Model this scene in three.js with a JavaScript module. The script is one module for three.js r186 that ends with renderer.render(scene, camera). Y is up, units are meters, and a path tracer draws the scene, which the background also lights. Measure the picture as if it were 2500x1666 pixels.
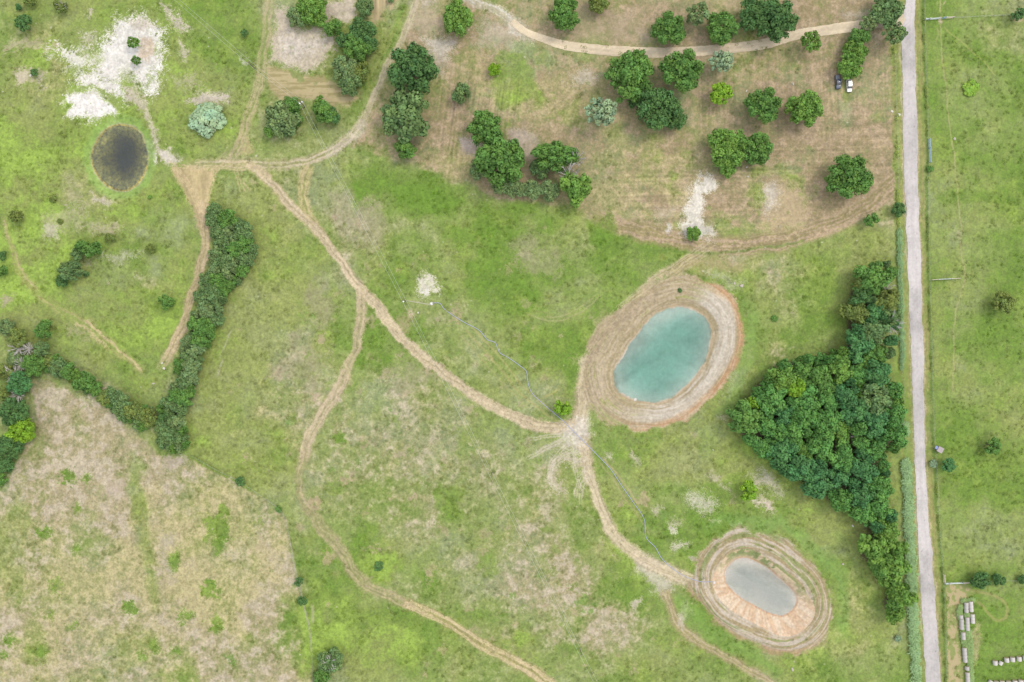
import * as THREE from 'three';
import { mergeGeometries } from 'three/addons/utils/BufferGeometryUtils.js';

// ---------------------------------------------------------------- camera, sky, sun, exposure
// Plan coordinates: x to the east, y to the south, one unit is 0.15 m; the drone hangs over (1250, 833), looking straight down.
const U = 0.15, PX = 1250, PY = 833, EYE = 270;
const scene = new THREE.Scene();
const camera = new THREE.PerspectiveCamera(2 * Math.atan(833 * U / EYE) * 180 / Math.PI, 2500 / 1666, 1, 6000);
camera.position.set(0, EYE, 0);
camera.up.set(0, 0, -1);
camera.lookAt(0, 0, 0);

const skyData = new Float32Array(64 * 32 * 4);
for (let j = 0; j < 32; j++) for (let i = 0; i < 64; i++) {
  const up = Math.max(0, Math.sin(((j + 0.5) / 32 - 0.5) * Math.PI));
  const l = 1.22 * (1 + 1.6 * up) / 2.6;                       // an even cloud cover, brighter overhead
  skyData.set([l * 0.97, l * 0.995, l * 1.04, 1], (j * 64 + i) * 4);
}
const sky = new THREE.DataTexture(skyData, 64, 32, THREE.RGBAFormat, THREE.FloatType);
sky.mapping = THREE.EquirectangularReflectionMapping;
sky.magFilter = THREE.LinearFilter; sky.needsUpdate = true;
scene.background = sky; scene.environment = sky;

const sun = new THREE.DirectionalLight(0xfff3e2, 1.5);
sun.position.set(150, 235, -95);
sun.castShadow = true;
sun.shadow.radius = 34;
sun.shadow.mapSize.set(4096, 4096);
Object.assign(sun.shadow.camera, { left: -260, right: 260, top: 200, bottom: -200, near: 10, far: 700 });
scene.add(sun);

const renderer = new THREE.WebGLRenderer({ antialias: true });
renderer.toneMapping = THREE.LinearToneMapping;
renderer.toneMappingExposure = 1.5;
renderer.shadowMap.enabled = true;

// ---------------------------------------------------------------- helpers
function rng(seed) { let a = seed >>> 0; return () => { a = (a + 0x6D2B79F5) | 0; let t = Math.imul(a ^ (a >>> 15), 1 | a); t = (t + Math.imul(t ^ (t >>> 7), 61 | t)) ^ t; return ((t ^ (t >>> 14)) >>> 0) / 4294967296; }; }
const clamp = (v, a = 0, b = 1) => v < a ? a : v > b ? b : v;
const lerp = (a, b, t) => a + (b - a) * t;
const sstep = (a, b, v) => { const t = clamp((v - a) / (b - a)); return t * t * (3 - 2 * t); };
const K = 1.9;                                               // light that a level surface gets at this exposure
const lin = (c) => { c /= 255; return c <= 0.04045 ? c / 12.92 : Math.pow((c + 0.055) / 1.055, 2.4); };
const albedo = (r, g, b) => new THREE.Color().setRGB(lin(r) / K, lin(g) / K, lin(b) / K);

function makeNoise(seed, turn = 0, base = 32, oct = 6, size = 1024) {
  const ct = Math.cos(turn), st = Math.sin(turn);
  const a = new Float32Array(size * size), r = rng(seed);
  let amp = 1, cells = base, sum = 0;
  for (let o = 0; o < oct; o++) {
    const g = new Float32Array(cells * cells); for (let i = 0; i < g.length; i++) g[i] = r();
    for (let y = 0; y < size; y++) {
      const fy = y / size * cells, y0 = Math.floor(fy), ty = fy - y0, sy = ty * ty * (3 - 2 * ty), ra = (y0 % cells) * cells, rb = ((y0 + 1) % cells) * cells;
      for (let x = 0; x < size; x++) {
        const fx = x / size * cells, x0 = Math.floor(fx), tx = fx - x0, sx = tx * tx * (3 - 2 * tx), xa = x0 % cells, xb = (x0 + 1) % cells;
        a[y * size + x] += amp * lerp(lerp(g[ra + xa], g[ra + xb], sx), lerp(g[rb + xa], g[rb + xb], sx), sy);
      }
    }
    sum += amp; amp *= 0.58; cells *= 2;
  }
  let m = 0; for (const v of a) m += v; m /= a.length;
  let s = 0; for (const v of a) s += (v - m) ** 2; s = Math.sqrt(s / a.length);
  for (let i = 0; i < a.length; i++) a[i] = (a[i] - m) / s;      // mean 0, deviation 1
  return (x, y, feature) => {                                   // feature: the size of the largest patches, in the units of x
    const k = size / (feature * base); let u = (x * ct - y * st) * k, v = (x * st + y * ct) * k;
    const x0 = Math.floor(u), y0 = Math.floor(v); u -= x0; v -= y0;
    const xa = x0 & (size - 1), xb = (x0 + 1) & (size - 1), ya = (y0 & (size - 1)) * size, yb = ((y0 + 1) & (size - 1)) * size;
    return (a[ya + xa] * (1 - u) + a[ya + xb] * u) * (1 - v) + (a[yb + xa] * (1 - u) + a[yb + xb] * u) * v;
  };
}
const nA = makeNoise(11, 0.4), nB = makeNoise(23), nC = makeNoise(37, 1.1), nD = makeNoise(53, 0.75, 32, 5);

function smooth(pts, closed = false, step = 8) {               // a rounded line through the points, as [x, y] every few units
  const c = new THREE.CatmullRomCurve3(pts.map(([x, y]) => new THREE.Vector3(x, y, 0)), closed, 'centripetal');
  const n = Math.max(pts.length, Math.round(c.getLength() / step));
  const out = c.getPoints(n).map((p) => [p.x, p.y]);
  if (closed) out.pop();
  return out;
}
function inside(pts, x, y) {                                   // signed distance to a closed outline, above 0 inside
  let d = 1e18, inn = false;
  for (let i = 0, j = pts.length - 1; i < pts.length; j = i++) {
    const ax = pts[j][0], ay = pts[j][1], bx = pts[i][0], by = pts[i][1], ex = bx - ax, ey = by - ay;
    const t = clamp(((x - ax) * ex + (y - ay) * ey) / (ex * ex + ey * ey + 1e-9)), qx = ax + ex * t - x, qy = ay + ey * t - y;
    const q = qx * qx + qy * qy; if (q < d) d = q;
    if ((ay > y) !== (by > y) && x < ex * (y - ay) / (by - ay) + ax) inn = !inn;
  }
  d = Math.sqrt(d); return inn ? d : -d;
}
const tile = (ox, oy, list) => list.map(([x, y]) => [ox + x / 2.8, oy + y / 2.8]);   // survey sheets drawn at 2.8 to 1

// ---------------------------------------------------------------- outlines of the ponds and banks
const darkPond = smooth(tile(0, 0, [[820, 850], [900, 870], [960, 925], [988, 1000], [1003, 1080], [990, 1170], [940, 1250], [870, 1298], [800, 1300], [720, 1262], [660, 1195], [622, 1120], [617, 1050], [650, 970], [690, 910], [750, 862]]), true, 9);
const greenPond = smooth(tile(1240, 550, [[1170, 557], [1270, 582], [1350, 640], [1383, 715], [1380, 800], [1350, 905], [1310, 992], [1250, 1065], [1180, 1132], [1100, 1183], [1020, 1207], [940, 1203], [870, 1193], [792, 1158], [748, 1100], [737, 1030], [742, 970], [782, 908], [830, 822], [900, 740], [962, 662], [1040, 602], [1110, 570]]), true, 10);
const clayPond = smooth([[1826, 1365], [1848, 1373], [1879, 1391], [1902, 1412], [1926, 1433], [1944, 1453], [1948, 1474], [1936, 1495], [1914, 1507], [1890, 1503], [1860, 1490], [1838, 1478], [1811, 1463], [1788, 1443], [1775, 1424], [1773, 1402], [1786, 1380], [1804, 1368]], true, 8);
const greenBank = smooth(tile(1240, 550, [[1400, 395], [1530, 470], [1590, 570], [1612, 700], [1602, 850], [1550, 975], [1470, 1092], [1380, 1200], [1250, 1312], [1100, 1380], [960, 1407], [820, 1390], [700, 1345], [600, 1300], [530, 1220], [520, 1050], [530, 900], [560, 780], [640, 680], [760, 585], [880, 492], [960, 425], [1050, 372], [1150, 335], [1290, 350]]), true, 12);
const clayBank = smooth([[1669, 1420], [1690, 1400], [1708, 1363], [1729, 1331], [1758, 1307], [1797, 1295], [1840, 1298], [1878, 1306], [1903, 1315], [1949, 1342], [1996, 1385], [2021, 1427], [2030, 1470], [2031, 1517], [2014, 1560], [1978, 1585], [1931, 1595], [1892, 1592], [1847, 1577], [1797, 1556], [1751, 1524], [1715, 1488], [1686, 1449]], true, 12);
const clayCut = smooth([[1740, 1420], [1754, 1456], [1783, 1487], [1826, 1512], [1879, 1540], [1903, 1550], [1933, 1550], [1967, 1529], [1985, 1501], [1983, 1475], [1966, 1450], [1940, 1424], [1914, 1402], [1892, 1384], [1861, 1358], [1826, 1342], [1790, 1348], [1769, 1363], [1748, 1390]], true, 9);

// ---------------------------------------------------------------- the lie of the land
const GX0 = -150, GX1 = 2650, GY0 = -100, GY1 = 1767, GS = 4.5;
const line = (a, b, far) => { const o = []; for (const f of far.slice().reverse()) o.push(a - f); const n = Math.round((b - a) / GS); for (let i = 0; i <= n; i++) o.push(a + (b - a) * i / n); for (const f of far) o.push(b + f); return o; };
const FAR = [60, 200, 600, 2000, 8000, 20000];
const gxs = line(GX0, GX1, FAR), gys = line(GY0, GY1, FAR), nx = gxs.length, ny = gys.length;
const WATER = { dark: -0.55, green: -0.35, clay: -1.5 };
function heightAt(x, y) {
  let h = 0.35 * nA(x, y, 420) + 0.05 * nB(x, y, 60) + 0.02 * nD(x, y, 14);
  const flat = sstep(2330, 2250, x) * sstep(2170, 2205, x);     // the road bed
  h = lerp(h, 0.1, flat * 0.85);
  if (x > 150 && x < 420 && y > 240 && y < 530) {
    const s = inside(darkPond, x, y), w = WATER.dark;
    const t = sstep(-34, -2, s);
    h = lerp(h, w + 0.12, t * t);
    if (s > -4) { const q = clamp((s + 9 * nB(x, y, 110) - 3) / 56); h = w + 0.02 - Math.max(0, s) * 0.008 - 2.4 * Math.pow(q, 2.8); }
  }
  if (x > 1400 && x < 1840 && y > 640 && y < 1070) {
    const s = inside(greenPond, x, y), o = inside(greenBank, x, y), w = WATER.green;
    if (s > 0) h = w - 0.015 - 2.3 * (1 - Math.exp(-Math.pow(Math.max(0, s + 5 * nB(x, y, 90)) / 58, 1.7)));
    else if (o > 0) { const f = -s / (-s + o); h = lerp(w, 0.95, sstep(0, 0.42, f)); h = lerp(h, 0.2 + 0.2 * nA(x, y, 420), sstep(0.55, 1, f)); h += 0.06 * nD(x * 0.4, y * 0.4, 9); }
  }
  if (x > 1650 && x < 2045 && y > 1280 && y < 1610) {
    const s = inside(clayPond, x, y), o = inside(clayBank, x, y), c = inside(clayCut, x, y), w = WATER.clay;
    if (s > 0) h = w - 0.015 - 1.6 * (1 - Math.exp(-Math.pow(Math.max(0, s + 5 * nB(x, y, 60)) / 40, 1.6)));
    else if (c > 0) { const f = -s / (-s + c); h = lerp(w, 0.75, Math.pow(f, 0.9)) + 0.05 * nD(x, y, 10); }
    else if (o > 0) { const f = -c / (-c + o); h = 0.75 + 0.55 * sstep(0, 0.35, f); h = lerp(h, 0.1, sstep(0.5, 1, f)); h += 0.07 * nD(x * 0.5, y * 0.5, 9); }
  }
  return h;
}
const heights = new Float32Array(nx * ny);
for (let j = 0; j < ny; j++) for (let i = 0; i < nx; i++) heights[j * nx + i] = (i < 6 || j < 6 || i > nx - 7 || j > ny - 7) ? 0 : heightAt(gxs[i], gys[j]);
const gi0 = FAR.length, gnx = nx - 2 * FAR.length - 1, gny = ny - 2 * FAR.length - 1;
function groundY(x, y) {                                        // plan coordinates to metres above datum
  const u = clamp((x - GX0) / (GX1 - GX0), 0, 0.99999) * gnx, v = clamp((y - GY0) / (GY1 - GY0), 0, 0.99999) * gny;
  const i = Math.floor(u), j = Math.floor(v), a = u - i, b = v - j, k = (j + gi0) * nx + i + gi0;
  return lerp(lerp(heights[k], heights[k + 1], a), lerp(heights[k + nx], heights[k + nx + 1], a), b);
}
const wx = (x) => (x - PX) * U, wz = (y) => (y - PY) * U;
// ---------------------------------------------------------------- what grows and lies on the ground: a colour map in metres of the plan
const TW = 2048, TH = 1366, TS = (GX1 - GX0) / TW, NT = TW * TH;
const dry = new Float32Array(NT), lush = new Float32Array(NT), straw = new Float32Array(NT), brown = new Float32Array(NT), rgb = new Float32Array(NT * 3);
function overBox(pts, pad, fn) {
  let x0 = 1e9, x1 = -1e9, y0 = 1e9, y1 = -1e9;
  for (const [x, y] of pts) { x0 = Math.min(x0, x); x1 = Math.max(x1, x); y0 = Math.min(y0, y); y1 = Math.max(y1, y); }
  const i0 = Math.max(0, Math.floor((x0 - pad - GX0) / TS)), i1 = Math.min(TW - 1, Math.ceil((x1 + pad - GX0) / TS));
  const j0 = Math.max(0, Math.floor((y0 - pad - GY0) / TS)), j1 = Math.min(TH - 1, Math.ceil((y1 + pad - GY0) / TS));
  for (let j = j0; j <= j1; j++) for (let i = i0; i <= i1; i++) fn(j * TW + i, GX0 + (i + 0.5) * TS, GY0 + (j + 0.5) * TS);
}
// cover of a patch: soft = width of its border, warp = how far the border wanders, broken = how much it breaks up into islands of the size grain
function cover(s, x, y, o) {
  let b = 0; if (o.broken) { const g = o.grain || 16, w = 1.1 * nA(x + 700, y, 150), cw = Math.cos(w - 0.7), sw = Math.sin(w - 0.7), u = (x * cw + y * sw) * 0.42, v = -x * sw + y * cw; b = o.broken * (0.6 * nC(u + 91, v - 37, g) + 0.45 * nD(u, v + 55, g * 0.4)); }
  return sstep(-o.soft, o.soft, s + b) * (o.a ?? 1);
}
const POLY = { soft: 6, warp: 8 };
function patch(pts, o, fn) {
  o = { ...POLY, ...o };
  overBox(pts, o.soft + o.warp * 2 + (o.broken || 0) * 2.2, (k, x, y) => {
    const qx = x + o.warp * nA(x, y, o.ws || 50), qy = y + o.warp * nB(x, y, o.ws || 50);
    const a = cover(inside(pts, qx, qy) - (o.in || 0), x, y, o);
    if (a > 0.004) fn(k, a, x, y);
  });
}
function blob(cx, cy, rx, ry, o, fn) {
  const n = 14, pts = []; for (let i = 0; i < n; i++) { const t = i / n * 6.2832; pts.push([cx + rx * Math.cos(t), cy + ry * Math.sin(t)]); }
  patch(pts, { warp: Math.min(rx, ry) * 0.35, ws: Math.max(rx, ry) * 0.8, soft: Math.min(rx, ry) * 0.3, ...o }, fn);
}
function strip(pts, half, o, fn) {                              // half: one half width, or one per point
  o = { soft: 4, warp: 2, ...o };
  const hw = (i) => Array.isArray(half) ? half[Math.min(i, half.length - 1)] : half;
  const maxW = Array.isArray(half) ? Math.max(...half) : half;
  const fine = [], hs = [], run = [0];
  const c = new THREE.CatmullRomCurve3(pts.map(([x, y]) => new THREE.Vector3(x, y, 0)), false, 'centripetal');
  const n = Math.max(2, Math.round(c.getLength() / 9));
  for (let i = 0; i <= n; i++) { const t = i / n, p = c.getPoint(t), f = t * (pts.length - 1), a = Math.floor(f); fine.push([p.x, p.y]); hs.push(lerp(hw(a), hw(a + 1), f - a)); if (i) run.push(run[i - 1] + Math.hypot(p.x - fine[i - 1][0], p.y - fine[i - 1][1])); }
  const pad = maxW + o.soft + o.warp * 2 + (o.broken || 0) * 2.2, CH = 10;
  const total = run[n];
  const best = new Map();
  for (let s = 0; s < n; s += CH) {
    const e = Math.min(n, s + CH);
    overBox(fine.slice(s, e + 1), pad, (k, x, y) => {
      const qx = x + o.warp * nA(x, y, 34), qy = y + o.warp * nB(x, y, 34);
      let bd = 1e9, bl = 0, bh = 1, br = 0;
      for (let i = s; i < e; i++) {
        const ax = fine[i][0], ay = fine[i][1], ex = fine[i + 1][0] - ax, ey = fine[i + 1][1] - ay, l2 = ex * ex + ey * ey + 1e-9;
        const t = clamp(((qx - ax) * ex + (qy - ay) * ey) / l2), dx = qx - ax - ex * t, dy = qy - ay - ey * t, d = dx * dx + dy * dy;
        if (d < bd) { bd = d; bl = (ex * dy - ey * dx) / Math.sqrt(l2); bh = lerp(hs[i], hs[i + 1], t); br = lerp(run[i], run[i + 1], t); }
      }
      const old = best.get(k);
      if (!old || bd < old[0]) best.set(k, [bd, bl, bh, br, x, y]);
    });
  }
  const e0 = o.fade0 || 0, e1 = o.fade1 || 0;
  for (const [k, [d, lat, h, r, x, y]] of best) {
    let a = cover(h - Math.sqrt(d), x, y, o);
    if (e0) a *= sstep(0, e0, r); if (e1) a *= sstep(0, e1, total - r);
    if (a > 0.004) fn(k, a, x, y, lat, r, h);
  }
}
const add = (arr, v) => (k, a) => { arr[k] += v * a; };
const set = (arr, v) => (k, a) => { arr[k] = lerp(arr[k], v, a); };

// ---- how dry, how lush, how straw-coloured
dry.fill(0.27); lush.fill(0.5); straw.fill(0.3);
const NE = [[1030, -40], [985, 89], [935, 189], [905, 246], [880, 310], [862, 350], [1010, 412], [1200, 472], [1290, 492], [1400, 520], [1500, 546], [1690, 588], [1790, 604], [1880, 600], [1990, 572], [2095, 535], [2188, 500], [2190, 300], [2184, 118], [2210, -60]];
const SW = [[70, 925], [130, 930], [180, 962], [250, 1003], [330, 1065], [385, 1116], [470, 1122], [560, 1163], [640, 1213], [690, 1252], [706, 1310], [722, 1420], [748, 1500], [762, 1666], [765, 1800], [-200, 1800], [-200, 1240], [10, 1200], [50, 1090], [85, 1030]];
const W = [[-200, -120], [600, -120], [640, 100], [600, 330], [520, 395], [498, 560], [480, 690], [440, 800], [390, 900], [350, 990], [250, 930], [130, 850], [-200, 850]];
patch(W, { soft: 30, warp: 12 }, (k, a) => { dry[k] = lerp(dry[k], 0.03, a); lush[k] = lerp(lush[k], 0.64, a); straw[k] = lerp(straw[k], 0.62, a); });
patch([[470, 430], [640, 430], [800, 640], [830, 760], [800, 930], [720, 1080], [690, 1230], [560, 1150], [460, 1100], [450, 900], [560, 720]], { soft: 40, warp: 12 }, (k, a) => { dry[k] = lerp(dry[k], 0.16, a); straw[k] = lerp(straw[k], 0.7, a); lush[k] = lerp(lush[k], 0.42, a); });
patch(NE, { soft: 10, warp: 5 }, (k, a) => { brown[k] = a; dry[k] = lerp(dry[k], 0.66, a); straw[k] = lerp(straw[k], 0.34, a); lush[k] = lerp(lush[k], 0.28, a); });
patch([[1860, -60], [2190, -60], [2184, 118], [2190, 300], [2188, 490], [2060, 545], [1900, 590], [1700, 585], [1560, 545], [1620, 420], [1760, 300], [1700, 230], [1900, 120]], { soft: 40, warp: 20 }, (k, a) => { dry[k] = lerp(dry[k], 0.82, a * 0.85); straw[k] = lerp(straw[k], 0.2, a); });
patch(SW, { soft: 6, warp: 4 }, (k, a) => {  dry[k] = lerp(dry[k], 0.66, a); straw[k] = lerp(straw[k], 0.46, a); lush[k] = lerp(lush[k], 0.4, a); });
patch([[2268, -120], [2900, -120], [2900, 1900], [2312, 1900], [2290, 1200], [2272, 800]], { soft: 12, warp: 3 }, (k, a) => { dry[k] = lerp(dry[k], 0.07, a); straw[k] = lerp(straw[k], 0.34, a); lush[k] = lerp(lush[k], 0.72, a); });
patch([[1440, 560], [2190, 560], [2200, 960], [2180, 1300], [2240, 1800], [1960, 1800], [1500, 1480], [1440, 1120]], { soft: 40, warp: 20 }, (k, a) => { dry[k] = lerp(dry[k], 0.16, a); lush[k] = lerp(lush[k], 0.62, a); straw[k] = lerp(straw[k], 0.48, a); });
// drier and greener places, [x, y, rx, ry, change in dryness, change in lushness, change in straw]
for (const [x, y, rx, ry, d, l, s] of [
  [1130, 640, 210, 90, -0.25, 0.25, 0.1], [1180, 560, 110, 60, -0.3, 0.35, 0], [1480, 570, 30, 50, -0.5, 0.55, 0.1], [1215, 650, 70, 75, -0.25, 0.3, 0], [1340, 800, 90, 120, -0.2, 0.25, 0], [1400, 900, 40, 70, -0.25, 0.45, 0],
  [1040, 470, 150, 50, -0.25, 0.25, -0.1], [920, 440, 110, 50, -0.1, 0.05, -0.1], [870, 470, 14, 34, -0.35, 0.35, 0], [1300, 520, 100, 30, -0.2, 0.25, 0],
  [900, 600, 120, 90, 0.12, -0.2, 0], [700, 950, 90, 120, 0.24, -0.15, -0.2], [880, 1080, 190, 160, 0.14, -0.1, -0.15], [1080, 1060, 120, 130, 0.13, -0.1, -0.1], [1150, 1300, 240, 170, 0.14, -0.1, -0.1], [1400, 1480, 190, 90, 0.24, 0, -0.1], [1320, 1380, 120, 60, 0.15, 0, -0.1], [1500, 1560, 120, 60, 0.2, 0, -0.1],
  [900, 1340, 55, 60, -0.4, 0.4, 0.25], [920, 1390, 34, 30, -0.3, 0.5, 0.3], [960, 1500, 130, 90, -0.3, 0.2, 0.3], [770, 1560, 60, 80, -0.5, 0.55, 0.3], [900, 1590, 130, 70, -0.25, 0.15, 0.5], [1095, 1220, 34, 40, -0.3, 0.25, 0.3], [1290, 1570, 36, 32, -0.4, 0.2, 0.7],
  [810, 1198, 20, 16, -0.5, 0.4, 0.2], [795, 1333, 15, 15, -0.5, 0.4, 0.2], [1190, 1380, 20, 24, -0.4, 0.25, 0], [830, 1072, 14, 12, -0.6, 0.6, 0.3], [1043, 1420, 16, 16, -0.3, 0.2, 0], [930, 875, 24, 18, -0.3, 0.25, 0], [880, 880, 16, 20, -0.3, 0.2, 0], [975, 775, 24, 20, -0.35, 0.3, 0], [1020, 815, 24, 16, -0.35, 0.3, 0],
  [60, 640, 130, 90, -0.1, 0.25, 0.4], [80, 450, 110, 80, -0.1, 0.22, 0.35], [40, 700, 60, 40, -0.1, 0.15, 0.3], [300, 660, 70, 40, 0.12, -0.25, -0.2], [390, 560, 70, 40, 0.05, -0.3, -0.2], [270, 560, 90, 30, 0.12, -0.3, -0.1], [400, 80, 150, 60, 0.08, 0, 0], [60, 90, 110, 40, 0.25, 0, 0], [110, 215, 60, 50, 0.3, -0.2, 0.1], [230, 470, 90, 30, 0.28, -0.1, 0], [200, 450, 60, 50, 0.22, -0.1, 0],
  [390, 700, 60, 25, 0.25, 0, 0], [440, 640, 40, 30, 0.16, 0, 0.2], [300, 820, 50, 30, 0.2, 0, 0.2], [400, 800, 40, 20, 0.1, 0.1, 0.7], [250, 860, 110, 50, -0.1, 0.1, 0.1],
  [560, 650, 50, 60, 0, 0.05, 0.25], [600, 900, 70, 110, 0.08, -0.1, 0.5], [540, 1040, 50, 50, 0.1, -0.1, 0.4],
  [1140, 330, 60, 50, -0.1, 0.1, 0.2], [1255, 215, 48, 58, -0.6, 0.5, 0.1], [1265, 150, 45, 40, -0.3, 0.1, 0], [1270, 110, 60, 40, -0.3, 0.1, 0], [1390, 130, 120, 30, -0.2, 0, 0], [1400, 280, 30, 40, -0.3, 0.3, 0.2], [1520, 330, 40, 18, -0.25, 0.2, 0.3], [1630, 400, 50, 60, -0.25, 0.15, 0.4], [1500, 370, 40, 30, -0.2, 0.1, 0.4], [1650, 460, 26, 40, -0.25, 0.2, 0.5], [1900, 420, 60, 22, -0.35, 0.2, 0.2], [1965, 470, 22, 40, -0.4, 0.3, 0.2], [1850, 470, 20, 30, -0.4, 0.3, 0.4], [1770, 530, 30, 12, -0.3, 0.3, 0.4], [1930, 440, 20, 20, -0.2, 0.2, 0.2], [2145, 290, 20, 18, -0.2, 0.1, 0.5], [2070, 270, 14, 50, -0.25, 0.1, 0.2], [1330, 60, 60, 60, 0.05, -0.3, 0],
  [1480, 240, 50, 20, -0.15, 0, 0], [1320, 250, 60, 50, 0.05, 0, 0.5], [1370, 200, 50, 60, 0, 0, 0.4], [1500, 470, 70, 40, 0.05, 0, 0.4], [1120, 400, 70, 30, 0.1, 0, 0.4],
  [1900, 720, 60, 40, 0.2, -0.1, -0.1], [1930, 660, 50, 30, 0.28, -0.1, -0.1], [1800, 640, 80, 30, 0.3, -0.1, -0.1], [1890, 850, 26, 60, 0.25, 0, 0.2], [1640, 1120, 60, 50, 0.05, -0.2, 0.9], [1720, 1160, 60, 50, 0.1, -0.2, 0.3], [2090, 1460, 60, 60, 0.12, -0.1, 0.3], [1750, 1250, 90, 40, -0.1, 0.2, -0.3], [1990, 1300, 60, 50, -0.05, 0, 0.5], [2060, 1600, 80, 50, 0.15, -0.1, 0.3], [1640, 1590, 60, 40, -0.1, 0.1, 0.3], [1560, 1320, 30, 40, -0.2, 0.2, 0.1], [1480, 900, 20, 60, -0.1, 0.2, 0.1], [1620, 1280, 50, 30, -0.2, 0.3, -0.2], [1760, 1440, 90, 40, -0.2, 0.2, 0], [1570, 1450, 40, 40, -0.25, 0.3, 0.1],
  [2440, 1170, 140, 50, -0.3, 0.4, 0.1], [2400, 1130, 80, 30, -0.2, 0.3, 0], [2320, 1080, 40, 30, -0.2, 0.4, 0], [2420, 1300, 90, 60, 0.12, -0.2, 0.1], [2400, 800, 50, 40, -0.1, 0.2, 0], [2300, 680, 40, 40, 0, 0.2, 0], [2420, 350, 70, 60, 0.12, -0.1, 0.2], [2460, 540, 60, 40, 0.14, -0.1, 0.2], [2380, 480, 90, 16, -0.2, 0.3, 0], [2330, 580, 20, 40, 0.25, -0.2, -0.2], [2350, 890, 20, 30, 0.2, -0.2, -0.2], [2450, 200, 80, 80, 0.06, -0.15, 0], [2460, 60, 60, 60, 0.25, -0.2, 0.2], [2460, 1530, 60, 60, -0.1, 0.15, -0.1], [2450, 1640, 60, 14, -0.3, 0.25, -0.5], [2480, 1440, 40, 20, -0.2, 0.1, -0.5],
  [20, 1330, 40, 110, -0.35, -0.05, 0.3], [340, 1180, 20, 90, -0.4, 0, 0.2], [360, 1290, 22, 100, -0.35, 0, 0.1], [375, 1440, 20, 60, -0.35, 0.1, 0.1], [80, 1570, 40, 60, -0.3, 0.1, 0.2], [300, 1590, 90, 40, -0.12, -0.1, 0.4], [430, 1640, 60, 40, -0.2, 0, 0.1], [560, 1400, 90, 170, 0.1, 0, 0.45], [540, 1240, 70, 40, 0.12, 0, 0.4], [180, 1080, 90, 80, 0.14, 0, -0.5], [230, 1000, 110, 60, 0.18, 0, -0.55], [160, 1210, 70, 60, 0.12, 0, -0.3], [430, 1150, 60, 40, 0.12, 0, -0.6], [690, 1580, 50, 90, 0.08, 0, -0.5], [260, 1310, 60, 60, -0.05, 0, -0.4], [330, 1380, 40, 60, 0.05, 0, 0.4], [590, 1640, 90, 40, 0, 0, -0.3], [640, 1500, 30, 90, 0.05, 0, -0.2],
]) blob(x, y, rx, ry, { soft: Math.min(rx, ry) * 0.6 }, (k, a) => { dry[k] += d * a; lush[k] += l * a; straw[k] += s * a; });
// clumps of rank green grass in the dry south-west field
for (const [x, y, rx, ry] of [[530, 1280, 34, 30], [535, 1330, 15, 22], [428, 1375, 13, 28], [165, 1160, 16, 18], [105, 1300, 18, 11], [315, 1487, 12, 12], [453, 1502, 18, 9], [524, 1525, 13, 17], [120, 1503, 8, 10], [180, 1530, 12, 9], [22, 1565, 12, 10], [510, 1445, 20, 20], [445, 1525, 8, 5], [430, 1590, 10, 10], [375, 1580, 10, 18], [100, 1595, 12, 18], [345, 1605, 9, 8], [135, 1430, 12, 14], [8, 1600, 10, 8], [210, 1168, 7, 9], [190, 1240, 6, 8], [325, 1490, 10, 10], [188, 1340, 8, 8]])
  blob(x, y, rx, ry, { soft: 5, broken: 6, grain: 9 }, (k, a) => { dry[k] = lerp(dry[k], -0.5, a); lush[k] = lerp(lush[k], 0.95, a); straw[k] = lerp(straw[k], 0.4, a); });

// ---- turned into colours of leaf, straw and soil, as they look in this light
const hue = { lush: [116, 149, 54], mid: [146, 164, 90], grey: [156, 168, 120], bright: [169, 197, 88], tan: [180, 168, 131], pink: [195, 183, 158], straw: [193, 183, 134], olive: [158, 163, 88], brown: [169, 151, 115], clay: [181, 161, 131] };
for (let j = 0; j < TH; j++) for (let i = 0; i < TW; i++) {
  const k = j * TW + i, x = GX0 + (i + 0.5) * TS, y = GY0 + (j + 0.5) * TS;
  const big = nA(x, y, 150), med = nB(x, y, 46), sm = nC(x, y, 15), fine = nD(x, y, 5), tiny = nD(x + 700, y - 311, 2.6);
  const t = dry[k] + lerp(0.4, 1, sstep(0.12, 0.5, dry[k])) * (0.1 * big + 0.075 * med + 0.075 * sm + 0.075 * fine);
  const l = lush[k] + 0.16 * nB(x + 400, y, 120) + 0.06 * nC(x, y + 300, 30) + 0.035 * fine;
  const s = straw[k] + 0.15 * nC(x - 300, y, 110) + 0.07 * nA(x, y + 900, 24);
  const kd = sstep(0.12, 0.92, t), kl = sstep(0.35, 1.0, l), kg = sstep(0.45, 0.1, l), kb = sstep(0.4, 0.95, s) * sstep(0.4, 0.9, l), ks = sstep(0.25, 0.8, s);
  const v = 1 + 0.022 * sm + 0.036 * fine + 0.04 * tiny;
  for (let c = 0; c < 3; c++) {
    let g = lerp(hue.mid[c], hue.lush[c], kl); g = lerp(g, hue.grey[c], kg * 0.8); g = lerp(g, hue.bright[c], kb * 0.75); g = lerp(g, hue.olive[c], ks * (1 - kb) * 0.45);
    const pk = sstep(-0.6, 1.6, sm + 0.6 * med), d = lerp(lerp(lerp(hue.tan[c], hue.pink[c], pk), lerp(hue.brown[c], hue.clay[c], pk), brown[k]), hue.straw[c], ks * 0.85 * (1 - 0.4 * brown[k]));
    rgb[k * 3 + c] = lerp(g, d, kd) * v;
  }
}
const put = (col, grainAmp = 0.05) => (k, a, x, y) => { const v = 1 + grainAmp * (nD(x, y, 4) + 0.6 * nC(x, y, 14)); for (let c = 0; c < 3; c++) rgb[k * 3 + c] = lerp(rgb[k * 3 + c], col[c] * v, a); };
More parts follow.
